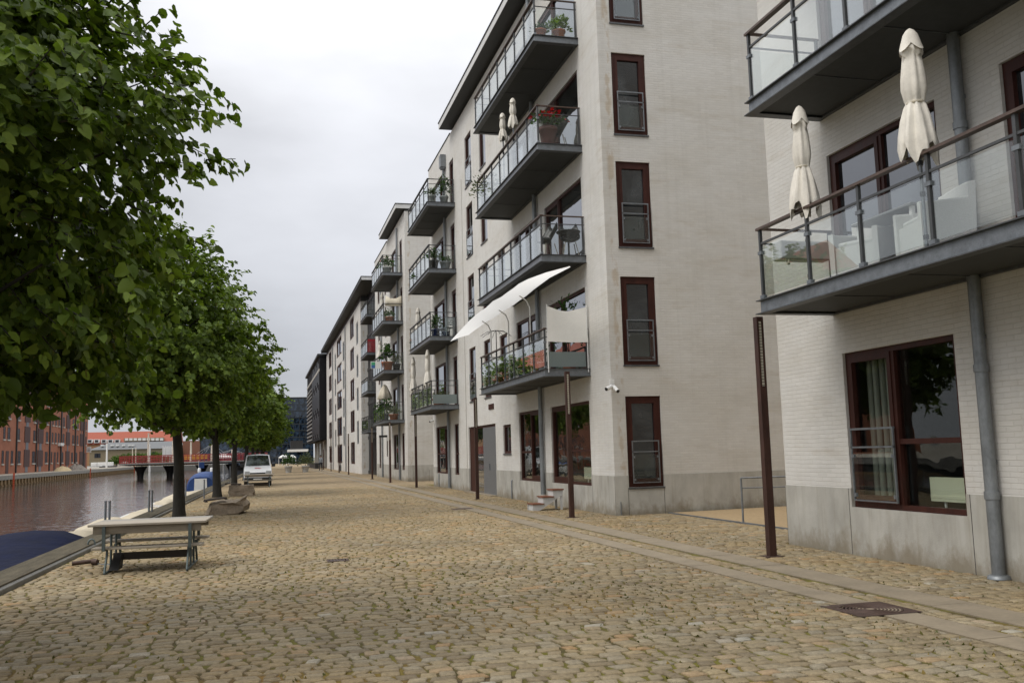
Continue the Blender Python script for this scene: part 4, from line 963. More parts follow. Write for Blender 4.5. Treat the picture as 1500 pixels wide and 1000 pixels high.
for i, (y, s, pm) in enumerate([(30.5, .5, M_zpot), (29.4, .4, M_terra), (27.9, .38, M_zpot), (26.6, .42, M_bluepot), (25.2, .45, M_terra), (24.5, .5, M_zpot)]):
    P_((7.36, y, zt(0)), .26, .15, pm, ['leafy pot plant at the far left end of the lowest balcony', 'low pot plant second from the left behind the lowest balcony glass', 'small pot plant in the middle of the lowest balcony', 'spreading pot plant right of the middle of the lowest balcony', 'tall thin pot plant near the right corner of the lowest balcony', 'bushy pot plant at the right corner of the lowest balcony'][i],
       [M_potleaf, M_paleleaf, M_potleaf][i % 3], (.24, .40, s), 95, .075, group='pot plants on the second block\'s lowest balcony', seed=40+i)
P_((8.15, 24.6, zt(0)), .5, .22, M_terra, 'pot with a tall leafy shrub behind the white cloth screen', M_potleaf, (.5, .5, 1.5), 300, .10, seed=77)
# bare umbrella frame behind the sail
yb = at(727, 500, 0, 7.8)[1]; t = thing('folded_parasol', 'bare folding frame with drooping ribs below the white sail', 'frame', (7.8, yb, zt(0)))
m = MB(); m.tube([(7.8, yb, zt(0)), (7.8, yb, zt(0)+2.05)], .016, 8); m.build('mast', M_black, t)
for k in range(8):
    a = k*.785; m = MB(); m.tube([(7.8, yb, zt(0)+2.05), (7.8+.3*math.cos(a), yb+.3*math.sin(a), zt(0)+2.0), (7.8+.55*math.cos(a), yb+.55*math.sin(a), zt(0)+1.85)], .009, 5); m.build('rib', M_black, t)
# far stack of the second block
YB_ = 41.35
P_((7.42, 41.6, zt(3)), .42, .2, M_zpot, 'pale pot with a small bush on the top balcony of the far stack', M_potleaf, (.3, .3, .3), 130, .1)
P_((8.0, 41.6, zt(3)), .40, .2, M_zpot, 'tall twining plant in a pale pot on the top balcony of the far stack', M_potleaf, (.3, .32, .95), 260, .1)
P_((7.45, 41.6, zt(2)), .45, .24, M_black, 'dark pot with a dense bush on the third balcony of the far stack', M_potleaf, (.4, .4, .5), 220, .1)
P_((8.0, 41.6, zt(2)), .40, .25, M_grey, 'grey tub with low plants on the third balcony of the far stack', M_potleaf, (.4, .35, .22), 150, .09)
P_((7.34, 45.9, zt(2)), .35, .18, M_zpot, 'trailing plant hanging at the left end of the third balcony of the far stack', M_potleaf, (.25, .7, .35), 180, .1)
P_((7.5, 41.7, zt(1)), .38, .2, M_bluepot, 'dark blue pot with a leafy plant on the second balcony of the far stack', M_potleaf, (.36, .36, .62), 170, .12)
P_((7.95, 41.5, zt(1)), .25, .17, M_bluepot, 'empty looking low blue pot beside the grey chairs', M_greyleaf, (.12, .12, .08), 20, .06)
P_((7.36, 47, zt(1)), .3, .14, M_zpot, 'pot of pink flowers at the left end of the second balcony of the far stack', M_potleaf, (.22, .22, .3), 80, .08, (M_flower2, 40, .07))
P_((7.6, 41.75, zt(0)), .3, .3, M_terra, 'low planter with reddish herbs on the lowest balcony of the far stack', M_greyleaf, (.5, .4, .3), 150, .08)
def slat_chair(loc, rz, label, mt):
    t = thing('garden_chair', label, 'chair', loc, 'grey garden chairs'); mx = Matrix.Translation(loc) @ Matrix.Rotation(rz, 4, 'Z')
    def part(nm, bx): m = MB(); [m.box(*b) for b in bx]; m.v = [tuple(mx @ Vector(p)) for p in m.v]; m.build(nm, mt, t)
    part('seat', [(-.22, .22, -.22+.09*k, -.15+.09*k, .42, .44) for k in range(5)]+[(-.22, -.19, -.22, .22, .40, .42), (.19, .22, -.22, .22, .40, .42)])
    part('backrest', [(-.22, .22, .20, .22, .52+.1*k, .58+.1*k) for k in range(4)]+[(-.22, -.19, .22, .24, .44, .9), (.19, .22, .22, .24, .44, .9)])
    for a in (-1, 1):
        for b in (-1, 1): part('leg', [(a*.2-.016, a*.2+.016, b*.2-.016, b*.2+.016, 0, .40)])
M_gch = mat('blue grey chair paint', (.28, .32, .34), .5)
slat_chair((7.75, 42.2, zt(1)), R(90), 'blue grey slatted chair behind the blue pots', M_gch); slat_chair((8.05, 41.55, zt(1)), R(200), 'blue grey slatted chair by the railing end of the blue pot balcony', M_gch)
# third block things
sheet('balcony_sheet', [at(x, y, 1, 58.0) for x, y in ((565, 433), (572, 437), (580, 437), (588, 433))], [at(x, y, 1, 58.0) for x, y in ((564, 448), (572, 448.5), (580, 448.5), (588, 448))], M_cream, 'pale sheet slung across the end of the third block\'s balcony', 'cloth screen')
P_((7.5, 58.5, zt(3)), .4, .3, M_zpot, 'dense flowering bush along the third block\'s top balcony', M_potleaf, (.5, .9, .6), 300, .12, (M_flower2, 20, .08))
P_((7.6, 58.4, zt(2)), .3, .25, M_terra, 'low plants and a round pot on the third block\'s upper middle balcony', M_potleaf, (.4, .6, .35), 170, .1)
P_((7.45, 58.5, zt(1)), .55, .36, M_terra, 'big terracotta pot with a tall ragged plant on the third block\'s balcony', M_potleaf, (.35, .35, 1.1), 120, .2)
P_((8.0, 58.3, zt(1)), .4, .25, M_black, 'dark pot with leaves at the wall end of the terracotta pot balcony', M_greyleaf, (.35, .35, .6), 120, .12)
P_((7.5, 60.5, zt(0)), .5, .3, M_zpot, 'broad green bush spilling over the third block\'s lowest balcony', M_potleaf, (.6, 1.6, .8), 500, .13)
P_((7.8, 58.5, zt(0)), .35, .3, M_terra, 'reddish low shrub at the near end of the third block\'s lowest balcony', M_greyleaf, (.5, .5, .4), 200, .1)
# sign on the balcony
s0 = at(543, 530, 0, 7.10)[1]; t = thing('estate_sign', 'small white sign with green and blue patches on a balcony of the third block', 'sign', (7.1, 59, zt(1)+.5))
sy0, sy1 = at(557.5, 538, 1, 58.2)[0], at(543, 530, 1, 58.2)[0]; zz0, zz1 = at(550, 539.8, 1, 58.2)[2], at(550, 529.5, 1, 58.2)[2]
m = MB(); m.box(sy1, sy0, 58.18, 58.2, zz0, zz1); m.build('board', M_white, t)
m = MB(); w_ = (sy0-sy1)*.45; m.box(sy1+.03, sy1+w_, 58.17, 58.179, (zz0+zz1)/2, zz1-.03); m.build('green_patch', mat('sign green', (.05, .30, .14), .5), t)
m = MB(); m.box(sy1+.03, sy1+w_, 58.17, 58.179, zz0+.03, (zz0+zz1)/2); m.build('blue_patch', mat('sign blue', (.04, .12, .32), .5), t)
o = MB(); o.box(8.0, 8.85, 75.0, 75.05, zt(2)-.1, zt(2)+.95); tag(o.build('red_windbreak', mat('red fabric', (.36, .02, .03), .7)), 'red fabric panel on a small balcony beside the dark glazed link', 'windbreak')

# ------------------------------------------------------------------ white steps, cameras, rails, covers
st = thing('wooden_steps', 'small white wooden steps with red brown treads under the tall window', 'steps', (7.55, 25.4, 0))
sx = [7.14, 7.43, 7.72]; wdt = (25.12, 25.62); M_stp = mat('grey white step paint', (.52, .52, .51), .6, var=.12)
for k, x in enumerate(sx):
    zt_ = .17+.185*k
    m = MB(); m.box(x-.03, x+.31, wdt[0]-.03, wdt[1]+.03, zt_, zt_+.03); m.build('tread', M_step, st)
    m = MB(); m.box(x, x+.02, wdt[0]+.02, wdt[1]-.02, zt_-.165, zt_-.003); m.build('riser', M_stp, st)
for y in wdt:
    m = MB(); pr = [(7.12, .0), (7.32, .0), (8.0, .42), (8.0, .537), (7.72, .537), (7.72, .35), (7.43, .35), (7.43, .167), (7.12, .167)]
    m.loft([[(p, q, z) for p, z in pr] for q in (y, y+.02)], 0, False); m.build('side_board', M_stp, st)
    m = MB(); m.box(7.93, 7.995, y+.021, y+.045, 0, .42); m.build('leg', M_stp, st)
def cctv(c, d, label):
    c = Vector(c); d = Vector(d).normalized(); t = thing('security_camera', label, 'security camera', c, 'white security cameras')
    m = MB(); m.tube([c, c+d*.24], .05, 12); m.build('body', M_white, t); m = MB(); m.tube([c+d*.241, c+d*.25], .043, 12); m.build('lens', M_blackpl, t)
    return t
cz = at(900, 563, 0, FX)[2]
b_ = tag((lambda m: (m.box(FX-.06, FX+.06, YC-.09, YC-.012, cz-.02, cz+.14), m.build('camera_bracket', M_white, bevel=.01))[1])(MB()), 'white junction box on the second block\'s corner carrying two cameras', 'bracket')
cctv((FX-.03, YC-.12, cz-.03), (-.8, -.5, -.35), 'white security camera on the second block\'s corner, pointing left')
cctv((FX+.02, YC-.14, cz-.05), (.1, -1, -.6), 'white security camera on the second block\'s corner, pointing at the viewer')
cz = at(625, 616, 1, YE)[2]
cctv((FX-.02, YE-.25, cz), (-.9, -.5, -.3), 'white security camera on the far corner of the second block')
t = thing('wall_lamp', 'small dark lamp on the third block\'s wall under its lowest balcony', 'wall lamp', (8.2, 68, 2.9))
m = MB(); m.box(7.85, 8.39, 66.4, 66.75, 2.85, 3.0); m.build('head', M_black, t)
hr = thing('handrail', 'thin grey tubular handrail in the yard between the two near blocks', 'handrail', (9.7, 18.1, 0))
m = MB(); m.tube([(9.72, 18.15, -.02), (9.72, 18.15, .95)], .022, 8); m.build('post', M_steel, hr)
m = MB(); m.tube([(9.72, 18.15, .95), (12.6, 16.9, .98)], .018, 8); m.tube([(9.72, 18.15, .74), (12.6, 16.9, .77)], .014, 8); m.build('rail', M_steel, hr)
m = MB(); m.face([(9.75, 14.3, .012), (19.9, 14.3, .012), (19.9, 21.98, .10), (9.75, 21.98, .02)]); tag(m.build('yard_gravel', mat('yellow gravel', (.36, .26, .145), .9, var=.2, scale=12, bump=.01, bscale=60)), kind='structure')
m = MB(); m.box(9.72, 9.76, 14.3, 21.98, -.03, .035); tag(m.build('yard_edging', M_steel), 'thin steel edging along the yellow gravel of the yard', 'edging')
m = MB(); m.face([(19.95, 14.2, 0), (19.95, 22.05, 0), (19.95, 22.05, 12), (19.95, 14.2, 12)]); tag(m.build('yard_wall', M_brick), 'whitewashed wall closing the yard between the near blocks', 'wall')
# manhole
mc = (5.78, 8.32); t = thing('manhole_cover', 'round rusty manhole cover with a ring pattern beside the granite strip', 'manhole cover', (*mc, 0))
m = MB(); m.lathe([(.31, -.03), (.31, .012), (.285, .013), (.28, .004)], (*mc, 0), 40)
for r_ in np.arange(.045, .28, .034): m.lathe([(r_, .006), (r_+.004, .013), (r_+.016, .013), (r_+.020, .006)], (*mc, 0), 40)
m.lathe([(.28, .006), (.0001, .006)], (*mc, 0), 40); m.build('lid', M_iron, t)
m = MB(); n = 40
for k in range(n):
    a0, a1 = 2*math.pi*k/n, 2*math.pi*(k+1)/n; sq = lambda a: .345/max(abs(math.cos(a)), abs(math.sin(a)))
    m.face([(mc[0]+.313*math.cos(a0), mc[1]+.313*math.sin(a0), .011), (mc[0]+sq(a0)*math.cos(a0), mc[1]+sq(a0)*math.sin(a0), .011), (mc[0]+sq(a1)*math.cos(a1), mc[1]+sq(a1)*math.sin(a1), .011), (mc[0]+.313*math.cos(a1), mc[1]+.313*math.sin(a1), .011)])
m.build('frame', M_iron, t)
dg = at(495, 821, 2, 0); t = thing('drain_grate', 'small iron drain grate in the middle of the cobbles', 'drain', dg)
m = MB(); m.box(dg[0]-.17, dg[0]+.17, dg[1]-.16, dg[1]-.12, -.02, .016); m.box(dg[0]-.17, dg[0]+.17, dg[1]+.12, dg[1]+.16, -.02, .016)
for k in range(7): m.box(dg[0]-.17+k*.05, dg[0]-.14+k*.05, dg[1]-.12, dg[1]+.12, -.02, .014)
m.build('grate', M_iron, t); m = MB(); m.box(dg[0]-.17, dg[0]+.17, dg[1]-.12, dg[1]+.12, -.02, .006); m.build('sump', M_dark, t)
dg = at(677, 745, 2, 0); m = MB(); m.box(dg[0]-.3, dg[0]+.3, dg[1]-.25, dg[1]+.25, -.02, .012); tag(m.build('cover_plate', M_iron), 'flat iron cover plate by the granite strip near the grey door', 'cover plate')

# ------------------------------------------------------------------ picnic tables
def picnic(loc, rz, label):
    t = thing('picnic_table', label, 'picnic table', loc, 'weathered picnic tables on the quay'); mx = Matrix.Translation(loc) @ Matrix.Rotation(rz, 4, 'Z')
    def part(nm, mt, f, bevel=0): m = MB(); f(m); m.v = [tuple(mx @ Vector(p)) for p in m.v]; return m.build(nm, mt, t, bevel=bevel)
    for k in range(3): part('table_plank', M_plank if k < 2 else M_plank2, lambda m: m.box(-.84, .84, -.60+.405*k, -.60+.405*k+.39, .70, .735), .006)
    for s in (-1, 1):
        part('seat', M_plank, lambda m: m.box(-.79, .79, s*.42-.15, s*.42+.15, .375+.02*s, .407+.02*s), .006)
        part('backrest', M_plank_shade, lambda m: m.box(-.77, .77, s*.555-.018, s*.555+.018, .585, .697), .006)
        for a in (-1, 1): part('back_strap', M_bsteel, lambda m: (m.box(a*.61-.022, a*.61+.022, s*.60-.022, s*.60+.022, .34, .697), m.box(a*.61-.02, a*.61+.02, min(s*.3, s*.6), max(s*.3, s*.6), .34, .372)))
    for a in (-1, 1):
        def frame(m):
            x = a*.58
            m.tube([(x, -.66, .02), (x, .66, .02)], .018, 8)
            for s in (-1, 1):
                m.tube([(x, s*.66, .02), (x, s*.60, .13), (x, s*.50, .27), (x, s*.50, .37)], .018, 8)
                m.tube([(x, s*.20, .02), (x, s*.19, .69)], .018, 8)
            m.box(x-.02, x+.02, -.5, .5, .665, .698)
        part('leg_frame', M_bsteel, frame)
    part('stretcher', mat('dark stretcher beam', (.06, .05, .042), .8), lambda m: m.box(-.58, .58, -.03, .03, .15, .26))
    part('foot_block', M_black, lambda m: m.loft([[(-.56, -.5, .045), (-.42, -.5, .045), (-.42, -.15, .045), (-.56, -.15, .045)], [(-.53, -.2, .26), (-.42, -.2, .26), (-.42, -.05, .24), (-.53, -.05, .24)]], 0, False))
    return t
picnic((-1.66, 15.9, 0), R(-2.5), 'weathered picnic table with back-to-front benches on the cobbles beside the quay edge')
P2 = picnic((-.27, 57.0-.5, 0), R(2), 'second picnic table standing directly before the white van')
bb = at(119, 829, 2, 0); t = thing('boat_lock_bar', 'rusty lock bar with a chain lying left of the near picnic table', 'lock bar', bb)
m = MB(); m.tube([(bb[0]-.14, bb[1], .05), (bb[0]+.16, bb[1]+.04, .07)], .035, 8); m.tube([(bb[0]+.16, bb[1]+.04, .06), (bb[0]+.24, bb[1], .05)], .05, 8); m.build('bar', M_iron, t)
m = MB()
for k in range(9):
    a = bb[0]+.27+.055*k; yq = bb[1]-.04*k; m.tube([(a-.03, yq, .02), (a, yq+.018*(k % 2), .02+.018*((k+1) % 2)), (a+.03, yq, .02), (a, yq-.018*(k % 2), .02), (a-.03, yq, .02)], .007, 5, cap=False)
m.build('chain', M_steel, t)

# ------------------------------------------------------------------ boulders with lifted tree grates
def boulder(c, sx_, sy_, h, seed, label, sharp=.1):
    import bmesh
    r = random.Random(seed); me = bpy.data.meshes.new('boulder'); b = bmesh.new(); bmesh.ops.create_cube(b, size=1); bmesh.ops.subdivide_edges(b, edges=b.edges[:], cuts=7, use_grid_fill=True)
    from mathutils import noise as nz
    for v in b.verts:
        p = v.co.copy(); k = nz.fractal(p*2.1+Vector((seed, 0, 0)), 1, 2, 4); k2 = nz.cell(p*3.2+Vector((seed, 2, 1)))
        rnd_ = 1-sharp*(p.x**2+p.y**2+p.z**2)
        q = p*rnd_; q.x *= sx_*(1+.10*p.z*-1); q.y *= sy_; q.z *= h
        q += p.normalized()*(k*.07+k2*.035)*min(sx_, h)*1.2
        if p.z < -.2: q.x += -.16*p.x*(p.y < 0)
        if p.z > .45: q.z = h*.5*.93+.02*k
        v.co = q
    b.to_mesh(me); b.free(); me.materials.append(M_stone)
    o = bpy.data.objects.new('boulder', me); COL.objects.link(o); o.location = (c[0], c[1], h/2-.03); return tag(o, label, 'boulder', 'split granite boulders on the quay')
def slab_boulder(y0, y1, outline, label):
    import bmesh
    from mathutils import noise as nz
    pts = [Vector(at(px, py, 1, y0)) for px, py in outline]; P2_ = []
    for a, b in zip(pts, pts[1:]+pts[:1]):
        for k in range(4): P2_.append(a.lerp(b, k/4))
    ctr = sum(P2_, Vector())/len(P2_); rings = []
    for j in range(9):
        q = j/8; e = 1-.30*max(0, .12-q)/.12*.6-.35*max(0, q-.8)/.2
        rings.append([(ctr.x+(p.x-ctr.x)*e+.10*q, y0+(y1-y0)*q+.08*nz.noise(p*2.3), max(-.04, (ctr.z+(p.z-ctr.z)*(e if p.z > ctr.z else 1)+.05*q*(p.z > ctr.z)))) for p in P2_])
    m = MB(); m.loft(rings, 0, False); o = m.build('boulder', M_stone, loc=(ctr.x, (y0+y1)/2, 0), fixn=True)
    for v in o.data.vertices:
        w = v.co+Vector((3, 1, 2)); d = nz.fractal(w*2.4, 1, 2, 4)*.055+nz.cell(w*4.5)*.05
        v.co += Vector((.5*d, -d, d*.6 if v.co.z > .1 else 0))
    return tag(o, label, 'boulder', 'split granite boulders on the quay')
slab_boulder(29.65, 31.1, [(297, 754), (303, 745), (306, 738), (318, 736.5), (334, 737), (347, 735), (352, 731), (358, 728), (357, 734), (361, 740), (359, 748), (351, 751), (347, 755), (322, 756)], 'larger jagged boulder with a step-shaped right end, nearer of two')
boulder((-.95, 44.3), 1.12, 1.1, .53, 9, 'smaller squarish boulder beyond the jagged one', .05)
def grate(c, rz, label, tilt):
    t = thing('tree_grate', label, 'tree grate', c, 'lifted iron tree grates leaning on boulders'); mx = Matrix.Translation(c) @ Matrix.Rotation(rz, 4, 'Z') @ Matrix.Rotation(tilt, 4, 'Y')
    m = MB()
    for k in range(7): m.box(-.30, .30, -.36+.11*k, -.29+.11*k, 0, .03)
    m.box(-.32, -.26, -.36, .37, -.03, .0); m.box(.26, .32, -.36, .37, -.03, .0); m.v = [tuple(mx @ Vector(p)) for p in m.v]; m.build('bars', M_grid, t)
grate((-1.40, 30.05, .45), R(8), 'rusty iron tree grate lying on the larger jagged boulder', R(-6)); grate((-1.30, 44.1, .54), R(-5), 'dark iron tree grate lying on the smaller squarish boulder', R(4))

# ------------------------------------------------------------------ boats and moorings
def boat(x, y0, y1, w, hull_m, cover_m, label, ztop, gun=-.35, bow=1, hump=()):
    """open boat under a draped cover; bow toward +Y when bow=1"""
    t = thing('covered_boat', label, 'boat', (x, (y0+y1)/2, -1.2), 'covered boats moored at the near quay'); n = 41; hr, cr = [], []
    for i in range(n):
        q = i/(n-1); qq = q if bow > 0 else 1-q; y = y0+(y1-y0)*q
        b = w/2*(.78+.22*math.sin(min(1, qq/.45)*math.pi/2))*(1-max(0, (qq-.5)/.5)**2.3)+.02
        sh = gun+.16*qq**2
        hr.append([(x-b, y, sh), (x-b*.92, y, -1.0), (x-b*.35, y, -1.42), (x+b*.35, y, -1.42), (x+b*.92, y, -1.0), (x+b, y, sh), (x+b*.96, y, sh-.02), (x-b*.96, y, sh-.02)])
        hh = sum(a*math.exp(-((q-c)/s)**2) for c, s, a in hump)
        rz = sh+(ztop-sh)*math.sin(min(1, min(q, 1-q)/.14)*math.pi/2)*(.72+.28*math.sin(q*8.2+1))+hh
        sg = lambda k: sh-.10+(rz-sh+.10)*k+.035*abs(math.sin(q*24+k*2.5))-.03*abs(math.sin(q*11-k*3))
        cr.append([(x-b*1.03, y, sh-.12), (x-b*.86, y, sg(.55)), (x-b*.45, y, sg(.9)), (x, y, rz), (x+b*.45, y, sg(.9)), (x+b*.86, y, sg(.55)), (x+b*1.03, y, sh-.12)])
    m = MB(); m.loft(hr, 0, True); m.build('hull', hull_m, t, fixn=True)
    m = MB(); m.loft(cr, 0, True, close=False, caps=False); m.build('cover', cover_m, t)
    m = MB()
    for k in (0, 6): m.tube([(c[k][0]+(.012 if k else -.012), c[k][1], c[k][2]+.03) for c in cr], .013, 5)
    m.build('lashing_rope', M_white, t)
    return t
boat(-4.98, 12.5, 25.6, 2.75, M_gel, M_navy, 'boat under a dark navy cover at the left edge, nearest the camera', .13, gun=-.28, bow=-1, hump=((.45, .14, -.10), (.80, .10, .06)))
boat(-4.72, 26.6, 34.2, 1.9, M_gel, M_bcream, 'boat under a cream cover just beyond the navy one', -.10, gun=-.5)
boat(-4.45, 36.0, 43.8, 1.8, M_gel, M_bcream, 'low white boat under a cream cover between two pairs of poles', -.28, gun=-.5)
boat(-4.3, 45.5, 59.5, 2.2, M_gel, M_bcream, 'boat under a cream cover in front of the blue canopied one', -.12, gun=-.5, bow=-1)
cab = thing('cabin_boat', 'white cabin cruiser with a bright blue canvas canopy and clear window', 'boat', (-3.95, 68, -1.2))
xb, w = -3.98, 2.2; hr = []
for i in range(16):
    q = i/15; y = 60.5+18*q; b = w/2*(1-max(0, (.42-q)/.42)**2.2)+.03; sh = -.72+.24*(1-q)**2
    hr.append([(xb-b, y, sh), (xb-b*.85, y, -1.0), (xb-.2*b, y, -1.4), (xb+.2*b, y, -1.4), (xb+b*.85, y, -1.0), (xb+b, y, sh)])
m = MB(); m.loft(hr, 0, True); m.build('hull', M_gel, cab, fixn=True)
m = MB(); m.loft([[(xb-b_, y, z), (xb-b_*.7, y, z+.22*k), (xb, y, z+.3*k), (xb+b_*.7, y, z+.22*k), (xb+b_, y, z)] for b_, y, z, k in ((.15, 60.8, -.5, .2), (.6, 62, -.53, .8), (.9, 63.5, -.58, 1), (1.0, 65.3, -.62, 1.1))], 0, True, close=False, caps=False); m.build('fore_cover', M_bcream, cab)
def arch(y, zb, h, b): return [(xb+b*math.copysign(abs(math.cos(a))**.6, math.cos(a)), y, zb+h*abs(math.sin(a))**.75) for a in np.linspace(math.pi, 0, 15)]
m = MB(); m.loft([arch(65.8, -.72, 1.25, .88), arch(66.0, -.72, 1.40, .95), arch(68, -.72, 1.48, .98), arch(72.0, -.72, 1.52, 1.0), arch(76.5, -.72, 1.45, .98), arch(76.8, -.72, 1.2, .9)], 0, True); m.build('canopy', M_blue, cab)
m = MB(); m.loft([[(xb-.42, y, -.35), (xb+.40, y, -.35), (xb+.36, y, .42), (xb-.40, y, .42)] for y in (65.70, 65.78)], 0, False); m.build('clear_window', M_white, cab)
m = MB(); m.loft([[(x, 70, -.3), (x, 75, -.3), (x-.16, 74.8, .35), (x-.16, 70.3, .35)] for x in (xb+.995, xb+1.03)], 0, False); m.build('clear_window', M_white, cab)
for k in (-.5, .35): m = MB(); m.lathe([(.11, 0), (.11, .22), (.07, .30), (.0, .31)], (xb+k, 72, .76), 10); m.build('roof_light', M_white, cab)
m = MB(); m.tube([(xb-.85, 77, -.7), (xb-.85, 77, 1.6)], .015, 6); m.build('flagstaff', M_white, cab); m = MB(); m.box(xb-.83, xb-.45, 77, 77.01, 1.0, 1.45); m.build('flag', M_blue, cab)
def poles(px, y0, y1, label, n=2, x=None):
    for k, p in enumerate(px):
        a = at(p, y1, 2, 0) if x is None else at(p, y1, 0, x); z1 = at(p, y0, 1, a[1])[2]
        m = MB(); m.tube([(a[0], a[1], -2), (a[0], a[1], z1-.05), (a[0], a[1], z1)], [.03, .03, .028], 8); m.tube([(a[0], a[1], z1), (a[0], a[1], z1+.03)], .036, 8)
        tag(m.build('mooring_pole', M_steel), label[k], 'mooring pole', 'thin steel mooring poles in the canal')
poles((154, 160), 735, 770, ['left pole of the near pair of mooring poles behind the picnic table', 'right pole of the near pair of mooring poles behind the picnic table'])
poles((218, 222.5), 719, 754, ['left pole of the middle pair of mooring poles before the first trunk', 'right pole of the middle pair of mooring poles before the first trunk'])
poles((272, 299), 703, 730, ['mooring pole at the left corner of the blue canopied boat', 'mooring pole in front of the blue canopied boat\'s window'])
poles((329, 337), 683, 705, ['mooring pole behind the blue canopied boat, left of two', 'mooring pole behind the blue canopied boat, right of two'])
rg = at(134, 797, 2, .1); m = MB(); m.tube([(rg[0]-.065+.13*(1-math.cos(a))/2, rg[1], .09+.11*math.sin(a)) for a in np.linspace(0, math.pi, 9)], .017, 8); tag(m.build('mooring_ring', M_bsteel), 'steel mooring hoop on the quay capping left of the picnic table', 'mooring ring')

# ------------------------------------------------------------------ white van
van = thing('parked_van', 'white van parked facing the viewer under the lime trees', 'van', (-.33, 60, 0))
vx, vy = -.33, 58.3; prof = [(0, .35), (0, .55), (.06, .82), (.22, .98), (.75, 1.16), (1.45, 1.80), (1.75, 1.89), (4.3, 1.90), (4.5, 1.8), (4.55, .9), (4.55, .35)]
hw = lambda z: .80 if z < 1.0 else .80-.13*(z-1.0)/.9
m = MB(); rings = []
for k, s in enumerate((-1, -.97, -.5, 0, .5, .97, 1)):
    e = .04 if abs(s) == 1 else 0; b = .10*(s*s); rings.append([(vx+s*hw(z), vy+y+(b*(1-y/4.6)), z-(.05*(s*s) if z > 1.7 else 0)-e*.3) for y, z in prof])
m.loft(rings, 0, True); m.build('body', mat('white van paint', (.68, .69, .70), .25, var=.03), van, bevel=.03, fixn=True)
def slope(k): return vy+.75+.70*k, 1.16+.64*k
m = MB(); a, b = slope(.04), slope(.96); m.loft([[(vx-.70, a[0]+.07, a[1]+.02), (vx, a[0]-.01, a[1]+.02), (vx+.70, a[0]+.07, a[1]+.02), (vx+.60, b[0]+.07, b[1]+.02), (vx, b[0]-.01, b[1]+.03), (vx-.60, b[0]+.07, b[1]+.02)], [(p[0], p[1]-.012, p[2]+.012) for p in [(vx-.70, a[0]+.07, a[1]+.02), (vx, a[0]-.01, a[1]+.02), (vx+.70, a[0]+.07, a[1]+.02), (vx+.60, b[0]+.07, b[1]+.02), (vx, b[0]-.01, b[1]+.03), (vx-.60, b[0]+.07, b[1]+.02)]]], 0, False); m.build('windscreen', pane_mat('van windscreen', (.07, .08, .08), .002, .22), van)
m = MB(); m.box(vx-.45, vx+.45, vy-.012, vy+.05, .66, .80); m.build('grille', M_blackpl, van)
m = MB(); m.box(vx-.78, vx+.78, vy-.05, vy+.2, .30, .52); m.build('bumper', M_blackpl, van, bevel=.03)
for s in (-1, 1):
    m = MB(); m.box(vx+s*.47, vx+s*.76, vy+.04, vy+.3, .66, .90); m.build('headlight', mat('headlight glass', (.35, .36, .36), .15) if s < 0 else bpy.data.materials['headlight glass'], van, bevel=.03)
    m = MB(); m.box(vx+s*.80, vx+s*1.02, vy+1.0, vy+1.1, 1.12, 1.32); m.build('wing_mirror', M_blackpl, van, bevel=.03)
    for yy in (.85, 3.6):
        m = MB(); m.tube([(vx+s*.60, vy+yy, .31), (vx+s*.79, vy+yy, .31)], .31, 20, sm=False); wh = m.build('wheel', M_black, van); m = MB(); m.tube([(vx+s*.79, vy+yy, .31), (vx+s*.80, vy+yy, .31)], .18, 14); m.build('rim', M_steel, wh)
m = MB(); m.box(vx-.25, vx+.25, vy-.065, vy-.05, .36, .45); m.build('number_plate', M_white, van)
m = MB(); m.loft([[(vx-.20, vy+.33, 1.045), (vx+.22, vy+.33, 1.045), (vx+.10, vy+.40, 1.07), (vx-.12, vy+.40, 1.07)], [(vx-.20, vy+.325, 1.052), (vx+.22, vy+.325, 1.052), (vx+.10, vy+.395, 1.077), (vx-.12, vy+.395, 1.077)]], 0, False); m.build('red_emblem', mat('red emblem', (.5, .06, .08), .4), van)
m = MB(); m.tube([(vx-.55, vy+.76, 1.19), (vx+.1, vy+.74, 1.23)], .01, 5); m.build('wiper', M_black, van)

# ------------------------------------------------------------------ planters, bicycle, person, benches far down the quay
for i, (px, lb) in enumerate([(422.5, 'grey planter with a loose shrub, left of two blocking the quay'), (447.5, 'grey planter with a loose shrub, right of two blocking the quay')]):
    g = at(px, 689, 2, 0); g = (g[0]*105/g[1], 105., 0)
    P_(g, .72, .40, mat('concrete planter %d' % i, (.46, .46, .45), .8), lb, M_greyleaf if i else M_potleaf, (.85, .85, 1.15), 520, .16, cat='planter', seed=60+i, group='planters across the quay')
bk = thing('bicycle', 'bicycle leaning against the fourth block by the lamp posts', 'bicycle', (7.9, 104, 0))
bx_, by_ = 8.05, 103.5
for s in (0, 1.05):
    m = MB(); m.tube([(bx_, by_+s+.33*math.cos(a), .34+.33*math.sin(a)) for a in np.linspace(0, 2*math.pi, 21)], .022, 5, cap=False); m.tube([(bx_-.03, by_+s, .34), (bx_+.03, by_+s, .34)], .03, 6); m.build('wheel', M_black, bk)
m = MB(); a, b, c, d = (bx_, by_, .34), (bx_, by_+.42, .30), (bx_, by_+.28, .82), (bx_, by_+.88, .86)
for p, q in ((a, b), (a, c), (b, c), (b, d), (c, d), (d, (bx_, by_+1.05, .34))): m.tube([p, q], .017, 6)
m.build('frame', M_blackpl, bk)
m = MB(); m.tube([d, (bx_, by_+.86, 1.02)], .014, 6); m.tube([(bx_-.27, by_+.80, 1.04), (bx_, by_+.88, 1.02), (bx_+.22, by_+.80, 1.04)], .014, 6); m.build('handlebar', M_black, bk)
m = MB(); m.box(bx_-.07, bx_+.07, by_+.12, by_+.38, .86, .92); m.tube([c, (bx_, by_+.27, .87)], .014, 6); m.build('saddle', M_black, bk, bevel=.02)
